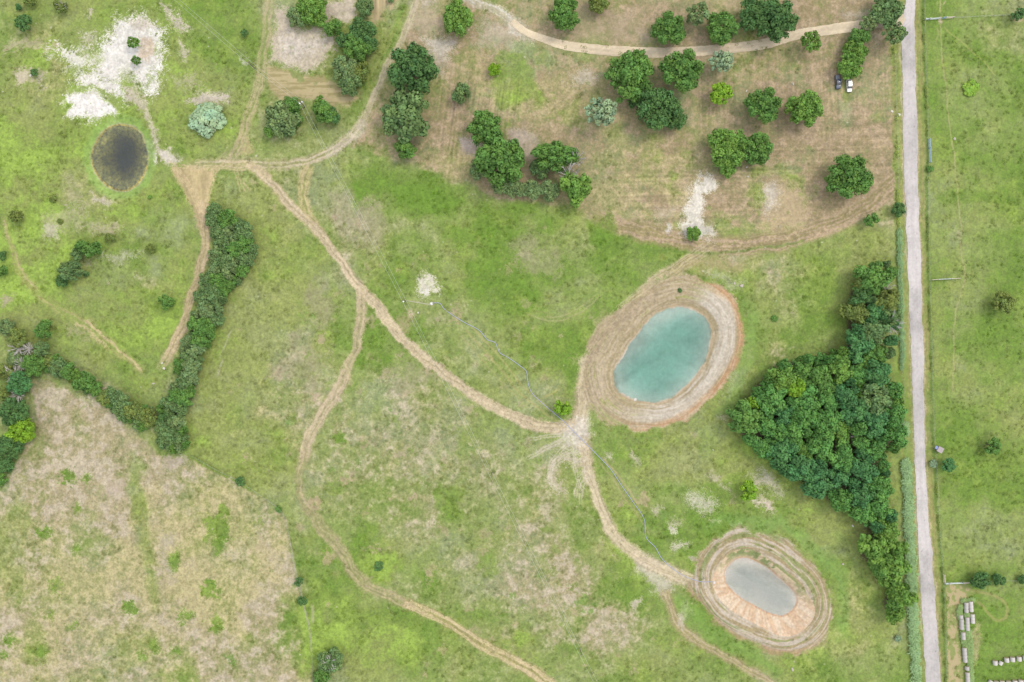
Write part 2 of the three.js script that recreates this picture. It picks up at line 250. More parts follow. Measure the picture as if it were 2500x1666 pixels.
// earth scored along its length by wheels and blades: two colours in streaks that run with the line
const streaked = (ca, cb, width = 5, amp = 0.05) => (k, a, x, y, lat, r) => {
  const m = sstep(-0.9, 0.9, nB(lat * 6, r * 0.25, width * 6) + 0.35 * nD(x, y, 6)), v = 1 + amp * (nD(x, y, 4) + 0.6 * nC(x, y, 12));
  for (let c = 0; c < 3; c++) rgb[k * 3 + c] = lerp(rgb[k * 3 + c], lerp(ca[c], cb[c], m) * v, a);
};
const CHALK = [228, 222, 214], CHALKD = [212, 200, 188], DUST = [205, 190, 168], TRACK = [190, 170, 138], TRACKD = [166, 150, 112], CLAY = [214, 168, 128], PEACH = [228, 190, 152], GREEN = [128, 160, 72];

// mown lines across the north-east field
patch([[1480, 420], [1900, 300], [2185, 230], [2190, 500], [2000, 570], [1700, 585], [1500, 545]], { soft: 30 }, (k, a, x, y) => { const v = 1 + 0.03 * a * nB(y * 3 + 0.08 * x, x * 0.05, 16) ; for (let c = 0; c < 3; c++) rgb[k * 3 + c] *= v; });
patch([[1560, 120], [2180, 110], [2185, 330], [1900, 340], [1600, 330]], { soft: 30 }, (k, a, x, y) => { const v = 1 + 0.025 * a * nB(x * 3 - 0.1 * y, y * 0.06, 14); for (let c = 0; c < 3; c++) rgb[k * 3 + c] *= v; });
patch([[1060, 150], [1290, 190], [1270, 450], [1080, 420]], { soft: 30 }, (k, a, x, y) => { const v = 1 + 0.045 * a * nB(x * 3 + 0.4 * y, y * 0.06, 14); for (let c = 0; c < 3; c++) rgb[k * 3 + c] *= v; });
strip([[1400, 500], [1500, 545], [1600, 575], [1700, 592], [1800, 602], [1900, 590], [2000, 560], [2110, 510], [2180, 450]], 22, { soft: 8, broken: 3, fade0: 120 }, streaked([190, 168, 138], [160, 148, 104], 4));
strip([[1500, 790], [1535, 752], [1575, 716], [1620, 682], [1670, 648], [1722, 606]], [8, 16, 20, 20, 18, 15], { soft: 6, a: 0.85, broken: 4 }, streaked([204, 186, 154], [172, 158, 114], 5));
blob(1740, 650, 70, 24, { soft: 12, broken: 9, grain: 12, a: 0.55 }, put([190, 166, 134]));
strip([[1480, 590], [1600, 612], [1800, 614], [1960, 590]], 3, { soft: 4, a: 0.7 }, put([112, 140, 60]));
// bare chalk and pale dust: [outline, border, break-up, size of the islands, colour, cover]
const T1 = (l) => tile(0, 0, l), T2 = (l) => tile(620, 0, l), T3 = (l) => tile(1240, 0, l), T4 = (l) => tile(1860, 0, l), S3 = (l) => tile(1240, 1106, l), S4 = (l) => tile(1860, 1106, l);
for (const [pts, soft, broken, grain, col, a] of [
  [T1([[790, 120], [1000, 115], [1060, 190], [1130, 200], [1130, 300], [1100, 400], [1115, 480], [1080, 620], [1010, 660], [960, 590], [900, 500], [850, 470], [850, 560], [880, 680], [780, 660], [600, 620], [510, 540], [540, 500], [620, 490], [700, 400], [690, 320], [760, 230]]), 2.5, 13, 10, [242, 238, 232], 0.97],
  [T1([[720, 330], [800, 260], [880, 330], [890, 420], [800, 480], [720, 540], [640, 560], [700, 440]]), 5, 5, 8, [246, 243, 239], 0.95],
  [T1([[440, 655], [520, 612], [620, 622], [720, 680], [790, 740], [825, 785], [740, 805], [620, 822], [500, 808], [450, 800], [480, 720]]), 2.5, 6, 9, [244, 240, 234], 1],
  [T1([[380, 310], [440, 340], [560, 330], [600, 400], [640, 430], [540, 480], [470, 460], [420, 400]]), 2.5, 13, 8, [240, 236, 230], 0.9],
  [T1([[560, 220], [660, 220], [640, 320], [560, 300]]), 4, 9, 8, CHALKD, 0.6],
  [T1([[950, 250], [1040, 260], [1070, 350], [1020, 440], [960, 420], [930, 350]]), 5, 3, 12, [222, 202, 178], 0.9],
  [T1([[880, 150], [1000, 130], [1040, 200], [940, 210]]), 6, 6, 10, [206, 192, 176], 0.6],
  [T1([[870, 600], [960, 640], [1010, 730], [1060, 880], [1120, 1010], [1230, 1090], [1200, 1120], [1110, 1090], [1060, 980], [1020, 850], [960, 740], [870, 680]]), 5, 5, 9, [214, 202, 186], 0.85],
  [T1([[1000, 960], [1050, 970], [1080, 1040], [1060, 1150], [1020, 1070], [990, 1010]]), 3, 6, 7, CHALK, 0.9],
  [T1([[1110, 1010], [1180, 1010], [1230, 1090], [1130, 1100]]), 6, 4, 8, [222, 214, 204], 0.8],
  [T1([[720, 860], [800, 820], [810, 850], [740, 880]]), 3, 4, 7, CHALKD, 0.8],
  [T1([[110, 500], [150, 440], [200, 480], [210, 560], [150, 580], [100, 570]]), 4, 6, 7, [220, 204, 188], 0.8],
  [T1([[240, 470], [310, 490], [290, 560], [260, 630], [245, 570]]), 4, 7, 6, CHALKD, 0.75],
  [T1([[1080, 30], [1140, 60], [1220, 100], [1300, 190], [1240, 220], [1170, 180], [1160, 120]]), 3, 9, 7, CHALKD, 0.9],
  [T1([[1230, 280], [1290, 340], [1270, 420], [1240, 420], [1240, 340]]), 3, 7, 6, CHALKD, 0.8],
  [T1([[1280, 680], [1400, 620], [1560, 640], [1560, 690], [1420, 700], [1300, 705]]), 4, 8, 9, CHALKD, 0.9],
  [T1([[1180, 540], [1340, 520], [1380, 580], [1240, 610]]), 4, 11, 8, CHALKD, 0.5],
  [T1([[1640, 390], [1710, 420], [1690, 450], [1650, 430]]), 2, 5, 6, [214, 210, 204], 0.8],
  [T1([[605, 70], [635, 60], [640, 110], [615, 125]]), 2, 4, 5, CHALKD, 0.8],
  [T1([[0, 320], [120, 270], [260, 260], [380, 320], [300, 330], [150, 320], [0, 370]]), 6, 9, 12, [200, 186, 160], 0.7],
  [T1([[630, 1320], [700, 1350], [780, 1400], [740, 1410], [660, 1370]]), 2, 7, 7, CHALKD, 0.75],
  [T1([[480, 1200], [560, 1300], [590, 1400], [500, 1420], [420, 1330]]), 6, 12, 12, [196, 184, 160], 0.5],
  [T1([[300, 1480], [480, 1430], [600, 1460], [560, 1560], [330, 1580]]), 8, 13, 12, [204, 192, 172], 0.5],
  [tile(0, 550, [[300, 20], [380, 0], [430, 90], [340, 100]]), 4, 7, 8, [206, 198, 182], 0.75],
  [tile(0, 550, [[560, 0], [820, 0], [830, 40], [700, 50]]), 4, 9, 9, [204, 190, 170], 0.6],
  [tile(0, 550, [[700, 220], [780, 190], [980, 190], [800, 260]]), 4, 10, 9, [206, 202, 186], 0.6],
  [tile(0, 550, [[560, 240], [640, 230], [640, 280], [570, 270]]), 4, 7, 8, [196, 190, 170], 0.6],
  [tile(0, 550, [[0, 510], [90, 490], [60, 550], [0, 560]]), 3, 5, 8, [190, 176, 156], 0.8],
  [T2([[140, 40], [230, 70], [260, 170], [400, 190], [520, 230], [590, 320], [500, 340], [460, 430], [350, 495], [230, 450], [100, 430], [115, 300], [140, 200]]), 6, 8, 12, [212, 196, 180], 0.9],
  [T2([[230, 230], [330, 260], [500, 260], [450, 300], [300, 400], [200, 400], [180, 280]]), 6, 10, 10, [226, 216, 206], 0.7],
  [T2([[480, 0], [680, 0], [700, 100], [620, 170], [540, 140], [470, 120]]), 5, 6, 11, [216, 200, 184], 0.9],
  [T2([[1170, 260], [1350, 260], [1340, 360], [1260, 420], [1200, 340]]), 5, 11, 7, [218, 208, 196], 0.85],
  [T2([[1240, 380], [1320, 380], [1310, 520], [1270, 500]]), 5, 10, 8, [204, 192, 172], 0.6],
  [T2([[1150, 0], [1240, 0], [1200, 50], [1160, 60]]), 4, 6, 7, CHALKD, 0.8],
  [T2([[1400, 940], [1470, 930], [1560, 1000], [1520, 1080], [1430, 1030]]), 4, 5, 8, [214, 196, 184], 0.9],
  [T2([[1720, 900], [1860, 880], [1840, 990], [1760, 980]]), 5, 5, 10, [196, 180, 164], 0.8],
  [T2([[1050, 60], [1200, 20], [1290, 160], [1180, 250], [1060, 200]]), 12, 13, 13, [196, 182, 158], 0.55],
  [T2([[1560, 120], [1792, 170], [1792, 320], [1500, 300]]), 10, 15, 7, [200, 196, 178], 0.5],
  [T3([[1270, 1240], [1330, 1190], [1420, 1250], [1400, 1310], [1340, 1330], [1330, 1420], [1330, 1540], [1290, 1620], [1220, 1620], [1210, 1430], [1250, 1350]]), 3, 7, 6, [238, 232, 220], 0.95],
  [T3([[1000, 1450], [1160, 1430], [1150, 1460], [1010, 1520]]), 4, 9, 7, [206, 194, 172], 0.6],
  [T3([[0, 920], [150, 900], [230, 960], [160, 1090], [60, 1060]]), 6, 6, 10, [200, 184, 166], 0.75],
  [T3([[440, 520], [520, 490], [620, 510], [560, 570], [480, 580]]), 4, 11, 6, [206, 198, 184], 0.7],
  [T3([[900, 230], [1000, 230], [1000, 290], [900, 300]]), 8, 9, 9, [196, 182, 160], 0.6],
  [T3([[500, 60], [900, 100], [950, 290], [450, 280]]), 20, 18, 12, [184, 168, 140], 0.5],
  [T4([[0, 1300], [80, 1240], [240, 1290], [330, 1440], [260, 1568], [0, 1568]]), 12, 10, 9, [200, 180, 142], 0.75],
  [T4([[0, 1310], [60, 1260], [120, 1330], [20, 1480]]), 4, 11, 5, [214, 206, 194], 0.8],
  [T4([[540, 100], [600, 80], [760, 90], [740, 140], [600, 150]]), 4, 8, 7, [200, 188, 170], 0.7],
  [T4([[760, 220], [820, 220], [800, 330], [780, 330]]), 4, 7, 8, [206, 190, 166], 0.7],
  [T4([[1750, 115], [1790, 120], [1790, 145], [1740, 140]]), 3, 3, 6, [200, 176, 150], 0.7],
  [T4([[560, 690], [620, 700], [600, 800], [560, 790]]), 5, 9, 6, [198, 190, 160], 0.5],
  [tile(620, 550, [[1130, 380], [1170, 340], [1200, 350], [1260, 400], [1260, 470], [1210, 460], [1190, 500], [1150, 490], [1130, 430]]), 2, 7, 5, [226, 220, 204], 0.95],
  [tile(620, 550, [[1150, 440], [1195, 440], [1200, 490], [1160, 490]]), 2, 2, 5, [236, 232, 220], 1],
  [tile(620, 550, [[1000, 640], [1100, 640], [1060, 720], [1000, 700]]), 8, 9, 10, [190, 168, 140], 0.6],
  [S3([[280, 60], [400, 0], [520, 60], [480, 110], [370, 40], [320, 90], [340, 200], [430, 260], [320, 270], [270, 170]]), 4, 9, 7, [206, 192, 170], 0.85],
  [S3([[400, -60], [520, -60], [560, 0], [440, 10]]), 5, 8, 7, [212, 202, 186], 0.75],
  [S3([[200, -20], [330, -70], [480, -120], [520, -60], [420, -30]]), 5, 11, 7, [208, 198, 180], 0.7],
  [S3([[1230, 290], [1330, 290], [1430, 350], [1380, 400], [1260, 380]]), 8, 12, 9, [220, 212, 200], 0.8],
  [S3([[1370, 140], [1430, 150], [1420, 190], [1380, 180]]), 4, 6, 7, [204, 194, 174], 0.75],
  [S3([[1640, 140], [1720, 150], [1792, 180], [1792, 240], [1700, 200]]), 4, 11, 7, [208, 198, 180], 0.8],
  [S3([[1650, 300], [1730, 300], [1792, 350], [1800, 410], [1740, 380]]), 4, 8, 7, [216, 204, 188], 0.9],
  [S3([[1430, 200], [1510, 220], [1500, 270], [1450, 250]]), 4, 6, 7, [206, 194, 176], 0.75],
  [S4([[0, 280], [90, 340], [80, 400], [20, 390]]), 4, 5, 7, [222, 206, 190], 0.8], [S4([[0, 120], [120, 220], [150, 290], [60, 260], [0, 200]]), 5, 11, 6, [204, 198, 180], 0.7],
  [S3([[1090, 500], [1150, 500], [1170, 540], [1120, 560]]), 3, 5, 6, [230, 222, 210], 0.9],
  [S3([[1130, 630], [1250, 600], [1230, 650], [1150, 660]]), 4, 6, 7, [214, 206, 192], 0.85],
  [S3([[980, 390], [1050, 370], [1030, 420]]), 3, 6, 6, CHALKD, 0.7], [S3([[1080, 460], [1200, 460], [1190, 510], [1100, 500]]), 3, 8, 6, CHALKD, 0.6],
  [S3([[1230, 730], [1300, 710], [1280, 760]]), 3, 4, 7, CHALKD, 0.8],
  [S3([[820, 0], [860, 10], [890, 80], [850, 70]]), 3, 5, 6, CHALKD, 0.75], [S3([[670, 0], [720, 0], [720, 40], [680, 40]]), 3, 5, 6, CHALKD, 0.75],
  [S3([[850, 1040], [920, 990], [925, 1030], [870, 1080]]), 3, 4, 7, CHALKD, 0.8],
  [S3([[1400, 470], [1460, 455], [1440, 480]]), 2, 3, 6, CHALKD, 0.8], [S3([[1540, 490], [1600, 475], [1580, 500]]), 2, 3, 6, CHALKD, 0.8],
  [S3([[860, 700], [960, 690], [1060, 800], [1120, 880], [1130, 940], [1060, 990], [980, 930], [880, 820]]), 7, 8, 9, [208, 200, 184], 0.85],
  [tile(1240, 550, [[1370, 330], [1480, 340], [1600, 400], [1580, 430], [1420, 380]]), 5, 11, 7, [200, 198, 176], 0.6],
  [tile(1240, 550, [[1540, 980], [1640, 1000], [1590, 1110], [1480, 1190], [1500, 1120]]), 6, 11, 7, [190, 192, 160], 0.65],
  [tile(1240, 550, [[1430, 1310], [1490, 1320], [1480, 1340]]), 3, 4, 7, CHALKD, 0.7], [tile(1240, 550, [[1070, 0], [1120, 0], [1120, 35], [1080, 40]]), 3, 3, 6, CHALK, 0.85], [tile(1240, 550, [[1180, 0], [1420, 0], [1410, 90], [1200, 60]]), 4, 7, 7, CHALK, 0.8],
  [tile(0, 1106, [[1130, 30], [1280, 20], [1250, 90], [1120, 120]]), 6, 10, 9, [196, 182, 170], 0.7], [tile(0, 1106, [[720, 200], [830, 190], [860, 300], [740, 290]]), 6, 10, 9, [200, 182, 166], 0.6], [tile(0, 1106, [[1100, 560], [1200, 560], [1130, 700], [1180, 880], [1110, 760]]), 5, 10, 8, [194, 182, 168], 0.6],
  [tile(0, 800, [[440, -10], [440, -10], [560, 20], [600, 80], [480, 40]]), 5, 8, 9, [196, 180, 156], 0.5],
]) patch(pts, { soft, warp: 4, ws: 22, broken, grain, a }, put(col, 0.045));
// mown and straw-strewn ground below the north-west copse, ruts south of it
patch([[652, 165], [700, 175], [790, 185], [850, 215], [890, 215], [885, 235], [850, 262], [810, 262], [740, 240], [680, 238], [655, 215]], { soft: 5, warp: 3, broken: 4, grain: 9, a: 0.85 }, (k, a, x, y) => { const m = sstep(-0.8, 1, nB(x * 0.3, y * 3, 18) + 0.4 * nC(x, y, 14)), g = sstep(0.5, 1.2, nA(x, y, 40)) * 0.7; for (let c = 0; c < 3; c++) rgb[k * 3 + c] = lerp(rgb[k * 3 + c], lerp(lerp([210, 188, 150][c], [176, 160, 116][c], m), [134, 152, 84][c], g), a); });
patch([[905, 0], [955, 0], [945, 60], [900, 75], [895, 30]], { soft: 6, broken: 5, a: 0.8 }, (k, a, x, y) => { const v = 1 + 0.06 * nB(x * 3, y * 0.2, 16); for (let c = 0; c < 3; c++) rgb[k * 3 + c] = lerp(rgb[k * 3 + c], [206, 182, 146][c] * v, a); });
strip([[985, 20], [965, 70], [935, 130], [905, 190], [895, 230]], [10, 13, 14, 12, 8], { soft: 6, broken: 3, a: 0.85 }, streaked([124, 156, 66], [150, 164, 86], 4));
patch([[572, 330], [602, 328], [618, 368], [600, 385], [566, 372]], { soft: 5, broken: 6, grain: 9, a: 0.7 }, put([204, 186, 140]));
for (const o of [0, 9, 18]) strip([[572 + o, 410], [580 + o, 440], [588 + o * 1.2, 466]], 2, { soft: 2, broken: 1.5, a: 0.7 }, put([208, 188, 146]));
// chalk thrown and dragged out round the scar
patch(T1([[360, 300], [520, 200], [640, 190], [760, 110], [1080, 90], [1170, 200], [1150, 420], [1140, 560], [1060, 700], [900, 720], [640, 840], [420, 830], [420, 640], [480, 520]]), { soft: 3, warp: 6, ws: 30, broken: 15, grain: 10, in: 60, a: 0.8 }, put([238, 233, 225], 0.04));
for (const [x, y, r] of [[200, 190, 40], [260, 215, 40], [330, 200, 40], [380, 150, 24], [150, 130, 30], [270, 90, 30], [215, 95, 24], [160, 250, 26], [120, 130, 30]]) blob(x, y, r, r * 0.7, { soft: 2, broken: 14, grain: 8, in: 18, a: 0.75 }, put([236, 230, 222], 0.04));
// grass growing back in strokes across the scar
strip([[172, 226], [205, 216], [245, 226], [275, 246], [292, 268]], [2, 3, 4, 5, 4], { soft: 2, warp: 3, broken: 5, grain: 9, a: 0.85 }, put([152, 172, 92]));
for (const [x, y, rx, ry] of [[312, 186, 20, 14], [298, 205, 22, 12], [345, 222, 20, 12], [372, 190, 14, 26], [232, 150, 26, 12], [196, 176, 26, 10], [205, 130, 22, 9], [270, 62, 20, 9], [385, 120, 10, 22], [250, 190, 18, 8]]) blob(x, y, rx, ry, { soft: 2, broken: 9, grain: 8, in: 6, a: 0.7 }, put([154, 172, 100]));
// stones and flecks of chalk in the open ground
{ const r = rng(5); for (let n = 0; n < 900; n++) { const x = r() * 2500, y = r() * 1666; const p = nA(x, y, 150) + nB(x + 50, y, 46); if (p < 0.6 && r() > 0.12) continue; if (x > 2195) continue; const q = 1 + r() * 1.6; blob(x, y, q, q * (0.6 + r() * 0.5), { soft: 1, warp: 0.4, a: 0.5 + 0.4 * r() }, put([212, 202, 186], 0.02)); } }
// small dark tufts and rank spots
{ const r = rng(8); for (let n = 0; n < 1000; n++) { const x = r() * 2500, y = r() * 1666; if (nC(x, y, 120) < 0.15) continue; const q = 2 + r() * r() * 7; blob(x, y, q, q * (0.6 + r() * 0.6), { soft: 2, warp: q * 0.4, a: 0.2 + 0.35 * r() }, put(r() < 0.3 ? [128, 160, 64] : [116, 138, 66], 0.04)); } }

// rank vivid grass where water lies after rain, and grey worn ground
for (const [x, y, rx, ry] of [[1125, 575, 42, 30], [1180, 560, 34, 26], [1235, 585, 46, 34], [1200, 650, 48, 50], [1270, 690, 30, 26], [1483, 562, 22, 40], [1466, 650, 24, 18], [1418, 915, 16, 48], [1165, 700, 30, 22], [1000, 470, 60, 22], [1080, 490, 50, 24], [872, 470, 12, 32], [1330, 560, 26, 18], [1290, 740, 34, 26]]) blob(x, y, rx, ry, { soft: 6, broken: 8, grain: 18, a: 0.6 }, put([112, 150, 48], 0.06));
for (const [x, y, rx, ry] of [[850, 520, 50, 40], [900, 560, 40, 50], [780, 760, 50, 60], [720, 900, 60, 60], [1330, 640, 50, 40], [1280, 600, 40, 26], [1000, 920, 50, 34]]) blob(x, y, rx, ry, { soft: 10, broken: 11, grain: 20, a: 0.5 }, put([174, 165, 138], 0.06));
// ragged clumps of coarse green grass and worn bare spots, sharp at the edge
{ const r = rng(19);
  for (let n = 0; n < 620; n++) {
    const x = 560 + r() * 1300, y = 420 + r() * 1240, p = nA(x, y, 150) + 0.8 * nB(x, y, 60), mid = inside([[640, 800], [900, 620], [1250, 640], [1400, 1000], [1480, 1250], [1720, 1560], [1500, 1666], [780, 1500], [690, 1150]], x, y) > 0;
    if (!mid && r() > 0.25) continue;
    const green = r() < 0.5 + 0.15 * p, q = 3 + r() * r() * 15;
    blob(x, y, q * (0.8 + 0.6 * r()), q, { soft: 1.3, warp: q * 0.5, broken: 3.5, grain: 6, a: green ? 0.45 + 0.4 * r() : 0.35 + 0.35 * r() }, put(green ? [122 + 14 * r(), 150 + 10 * r(), 66 + 12 * r()] : [190 + 8 * r(), 172 + 6 * r(), 142 + 8 * r()], 0.05));
  }
  for (let n = 0; n < 5200; n++) { const x = -40 + r() * 2580, y = -40 + r() * 1750; if (nB(x, y, 90) < -0.3) continue; const q = 0.8 + r() * r() * 2.2, k = r(); blob(x, y, q, q * (0.6 + r() * 0.8), { soft: 0.8, warp: 0, a: 0.25 + 0.35 * r() }, put(k < 0.6 ? [112, 136, 62] : k < 0.85 ? [186, 176, 138] : [150, 184, 80], 0)); }
}
// ---- wheel tracks
const tracks = {
  loop: tile(620, 0, [[-520, 1060], [-420, 1120], [-250, 1130], [0, 1130], [250, 1130], [400, 1090], [520, 1030], [640, 940], [720, 850], [800, 690], [870, 530], [940, 380], [1020, 250], [1085, 70], [1110, -40]]),
  diagonal: [[612, 408], [634, 421], [674, 461], [709, 500], [763, 555], [799, 596], [834, 643], [870, 693], [913, 743], [952, 793], [995, 839], [1031, 871], [1077, 907], [1138, 950], [1191, 986], [1245, 1014], [1311, 1040], [1376, 1045], [1411, 1040]],
  pondSouth: [[1432, 880], [1426, 930], [1419, 985], [1414, 1040], [1424, 1080], [1434, 1127], [1447, 1188], [1469, 1249], [1490, 1292], [1526, 1331], [1561, 1356], [1615, 1390], [1669, 1412], [1700, 1424]],
  south: [[879, 712], [881, 764], [875, 818], [866, 857], [852, 893], [834, 936], [806, 979], [774, 1032], [749, 1086], [741, 1117], [729, 1165], [734, 1210], [763, 1256], [799, 1306], [836, 1349], [863, 1402], [899, 1435], [941, 1456], [999, 1477], [1066, 1510], [1120, 1538], [1174, 1575], [1220, 1599], [1261, 1617], [1294, 1637], [1333, 1662], [1370, 1690]],
  hedge: [[497, 500], [496, 550], [502, 586], [496, 629], [482, 675], [468, 721], [454, 775], [431, 829], [406, 876], [385, 905]],
  west: [[14, 540], [21, 568], [32, 614], [46, 661], [68, 696], [100, 729]],
  westFar: [[161, 764], [200, 786], [250, 829], [304, 871], [343, 900]],
  clay: [[1629, 1456], [1647, 1508], [1679, 1549], [1729, 1581], [1776, 1606], [1811, 1631], [1865, 1660], [1910, 1690]],
  spur: [[752, 412], [742, 445], [739, 480], [748, 512], [768, 548]],
  north: [[655, -20], [652, 60], [640, 140], [632, 214], [608, 286], [588, 339], [572, 380], [560, 400]],
};
strip(tracks.north, [14, 13, 12, 12, 14, 16, 18, 20], { soft: 6, a: 0.6, broken: 6, grain: 18 }, streaked([192, 172, 140], [154, 160, 100], 5));
strip(tracks.loop, [11.0, 12.8, 14.4, 14.4, 14.4, 13.6, 11.9, 11.9, 10.2, 8.5, 7.6, 7.6, 7.6, 7.6, 7.6], { soft: 5, broken: 3, a: 0.82, fade0: 60 }, streaked([212, 196, 168], [170, 166, 116], 5));
strip(tracks.loop.slice(9), 2.2, { soft: 2, a: 0.7 }, put(DUST)); 
patch(T2([[560, 990], [640, 930], [720, 850], [740, 880], [660, 980], [580, 1030], [480, 1060]]), { soft: 6, broken: 7, grain: 8, a: 0.8 }, put([210, 198, 180]));
strip(tracks.spur, [12, 13, 13, 12, 9], { soft: 4, a: 0.8, broken: 3 }, streaked([206, 188, 146], [160, 160, 98], 4));
strip(tracks.diagonal, [6.8, 8.5, 10.2, 11.0, 11.0, 11.0, 11.0, 12.8, 12.8, 13.6, 13.6, 13.6, 12.8, 12.8, 13.6, 14.4, 15.3, 17.0, 18.7], { soft: 3, broken: 2.2, a: 0.95 }, streaked([218, 200, 170], [186, 170, 136], 5));
strip(tracks.pondSouth, [16, 17, 18, 20, 17, 15, 14, 14, 14, 15, 16, 18, 20, 18], { soft: 5, broken: 3.5, a: 0.88 }, streaked([222, 205, 178], [194, 177, 146], 5));
strip(tracks.south.slice(0, 10), [11, 12, 11, 11, 12, 12, 13, 14, 13, 12], { soft: 4, broken: 3, a: 0.85 }, streaked([210, 192, 164], [180, 168, 130], 4));
strip(tracks.south.slice(9, 19), [13, 8, 10, 14, 15, 15, 14, 13, 13, 14], { soft: 5, broken: 3, a: 0.8 }, streaked([196, 178, 144], [162, 158, 110], 4));
strip(tracks.south.slice(18), [14, 13, 13, 13, 13, 14, 14, 15, 16], { soft: 4, broken: 3, a: 0.9 }, streaked([208, 188, 150], [166, 158, 104], 5));
patch(T1([[1175, 1160], [1400, 1145], [1485, 1160], [1445, 1260], [1412, 1420], [1420, 1570], [1350, 1570], [1330, 1450], [1250, 1300]]), { soft: 4, warp: 3, broken: 4, grain: 9, a: 0.85 }, (k, a, x, y) => { const v = 1 + 0.06 * nB((x - 497) / (1 + Math.max(0, 540 - y) * 0.012) * 3, y * 0.2, 22) + 0.03 * nD(x, y, 4); for (let c = 0; c < 3; c++) rgb[k * 3 + c] = lerp(rgb[k * 3 + c], [210, 186, 146][c] * v, a); });
strip(tracks.hedge, [13, 13, 13, 13, 12, 12, 12, 13, 13, 10], { soft: 3, broken: 2, a: 0.9, fade1: 60 }, streaked([208, 186, 152], [178, 162, 120], 5));
strip(tracks.west, [3, 5, 8, 9, 11, 12], { soft: 5, broken: 4, a: 0.8, fade1: 30 }, streaked([204, 184, 146], [168, 172, 100], 5));
strip([[100, 729], [130, 748], ...tracks.westFar], [9, 9, 9, 12, 13, 12, 8], { soft: 6, broken: 4, a: 0.65 }, streaked([198, 182, 132], [162, 176, 96], 4));
strip([[205, 784], [250, 822], [300, 866], [345, 900]], 3, { soft: 2, broken: 1.5, a: 0.85 }, put([212, 192, 150])); strip([[185, 790], [220, 812], [255, 845]], 3.5, { soft: 3, broken: 3, a: 0.75 }, put([208, 190, 148]));
strip(tracks.clay, [14, 13, 12, 11, 11, 11, 10, 10], { soft: 5, broken: 4, a: 0.75 }, streaked([198, 176, 146], [172, 154, 116], 5));
patch(S3([[1160, 1100], [1190, 1030], [1255, 1080], [1240, 1160], [1200, 1200]]), { soft: 3, broken: 5, grain: 7, a: 0.85 }, put([208, 198, 178]));
for (const [pts, half, a, col] of [
  [[[1131, 800], [1191, 866], [1234, 916], [1265, 955], [1320, 1000], [1380, 1040]], 2.4, 0.6, [184, 176, 116]], [[[1145, 790], [1200, 850], [1246, 905], [1280, 945], [1350, 1010]], 2.4, 0.6, [190, 182, 120]], [[[1119, 812], [1179, 880], [1240, 948], [1300, 1000]], 2, 0.4, [180, 172, 116]],
  [[[1276, 764], [1320, 778], [1360, 784], [1401, 772], [1440, 745], [1471, 716]], 1.3, 0.5, [198, 184, 146]], [[[1320, 772], [1360, 775], [1396, 764], [1430, 740], [1462, 712]], 1.3, 0.45, [198, 184, 146]], [[[1320, 976], [1345, 962], [1370, 950]], 2, 0.6, [196, 186, 116]],
  [[[1462, 1112], [1500, 1150], [1535, 1200], [1565, 1240]], 2, 0.7, [196, 182, 140]], [[[1458, 1122], [1495, 1168], [1530, 1222], [1560, 1260], [1590, 1310]], 1.6, 0.5, [194, 180, 140]],
  [[[2295, 46], [2296, 68], [2303, 157], [2309, 200], [2312, 250], [2319, 321], [2328, 386], [2333, 429], [2339, 475], [2346, 557], [2346, 586], [2351, 632], [2356, 664], [2349, 707], [2337, 746], [2328, 800], [2326, 889], [2324, 961]], 1.2, 0.7, [198, 186, 142]], [[[2299, 61], [2350, 105], [2400, 150], [2434, 188]], 1.3, 0.6, [192, 184, 116]], [[[2296, -10], [2295, 20], [2296, 40]], 1.6, 0.8, [206, 194, 150]], [[[2311, -4], [2303, 10], [2298, 18]], 2, 0.85, [214, 200, 162]], [[[2288, -6], [2288, 10], [2289, 24]], 1.4, 0.6, [206, 194, 150]], [[[2288, 34], [2293, 46]], 1.4, 0.7, [206, 194, 150]], [[[2338, 550], [2340, 590]], 1.8, 0.4, [196, 180, 150]], [[[2284, 60], [2289, 80], [2284, 110]], 1.6, 0.5, [200, 180, 140]],
  [[[535, 880], [548, 850], [558, 820], [568, 800]], 1.6, 0.6, [196, 192, 172]], [[[533, 925], [540, 895], [548, 870]], 1.8, 0.6, [200, 194, 176]],
  [[[703, 1300], [710, 1340], [722, 1400], [733, 1440], [742, 1490], [756, 1540], [762, 1600]], 2, 0.55, [200, 190, 172]], [[[760, 1470], [764, 1500], [760, 1530]], 4, 0.5, [198, 190, 168]],
  [[[2365, 1442], [2400, 1448], [2440, 1462], [2458, 1482], [2452, 1508], [2432, 1516], [2412, 1500], [2395, 1478], [2380, 1462]], 3.5, 0.5, [190, 172, 120]], [[[2245, 0], [2250, 100], [2254, 240]], 3, 0.5, [186, 168, 124]],
  [[[990, 735], [1015, 739], [1054, 744]], 1.8, 0.55, [204, 190, 164]],
]) strip(pts, half, { soft: 1.6, warp: 1.2, a, broken: 0.9, grain: 9, fade0: 14, fade1: 14 }, put(col, 0.03));
blob(2295, 52, 5, 8, { soft: 3, a: 0.9 }, put([212, 194, 166]));
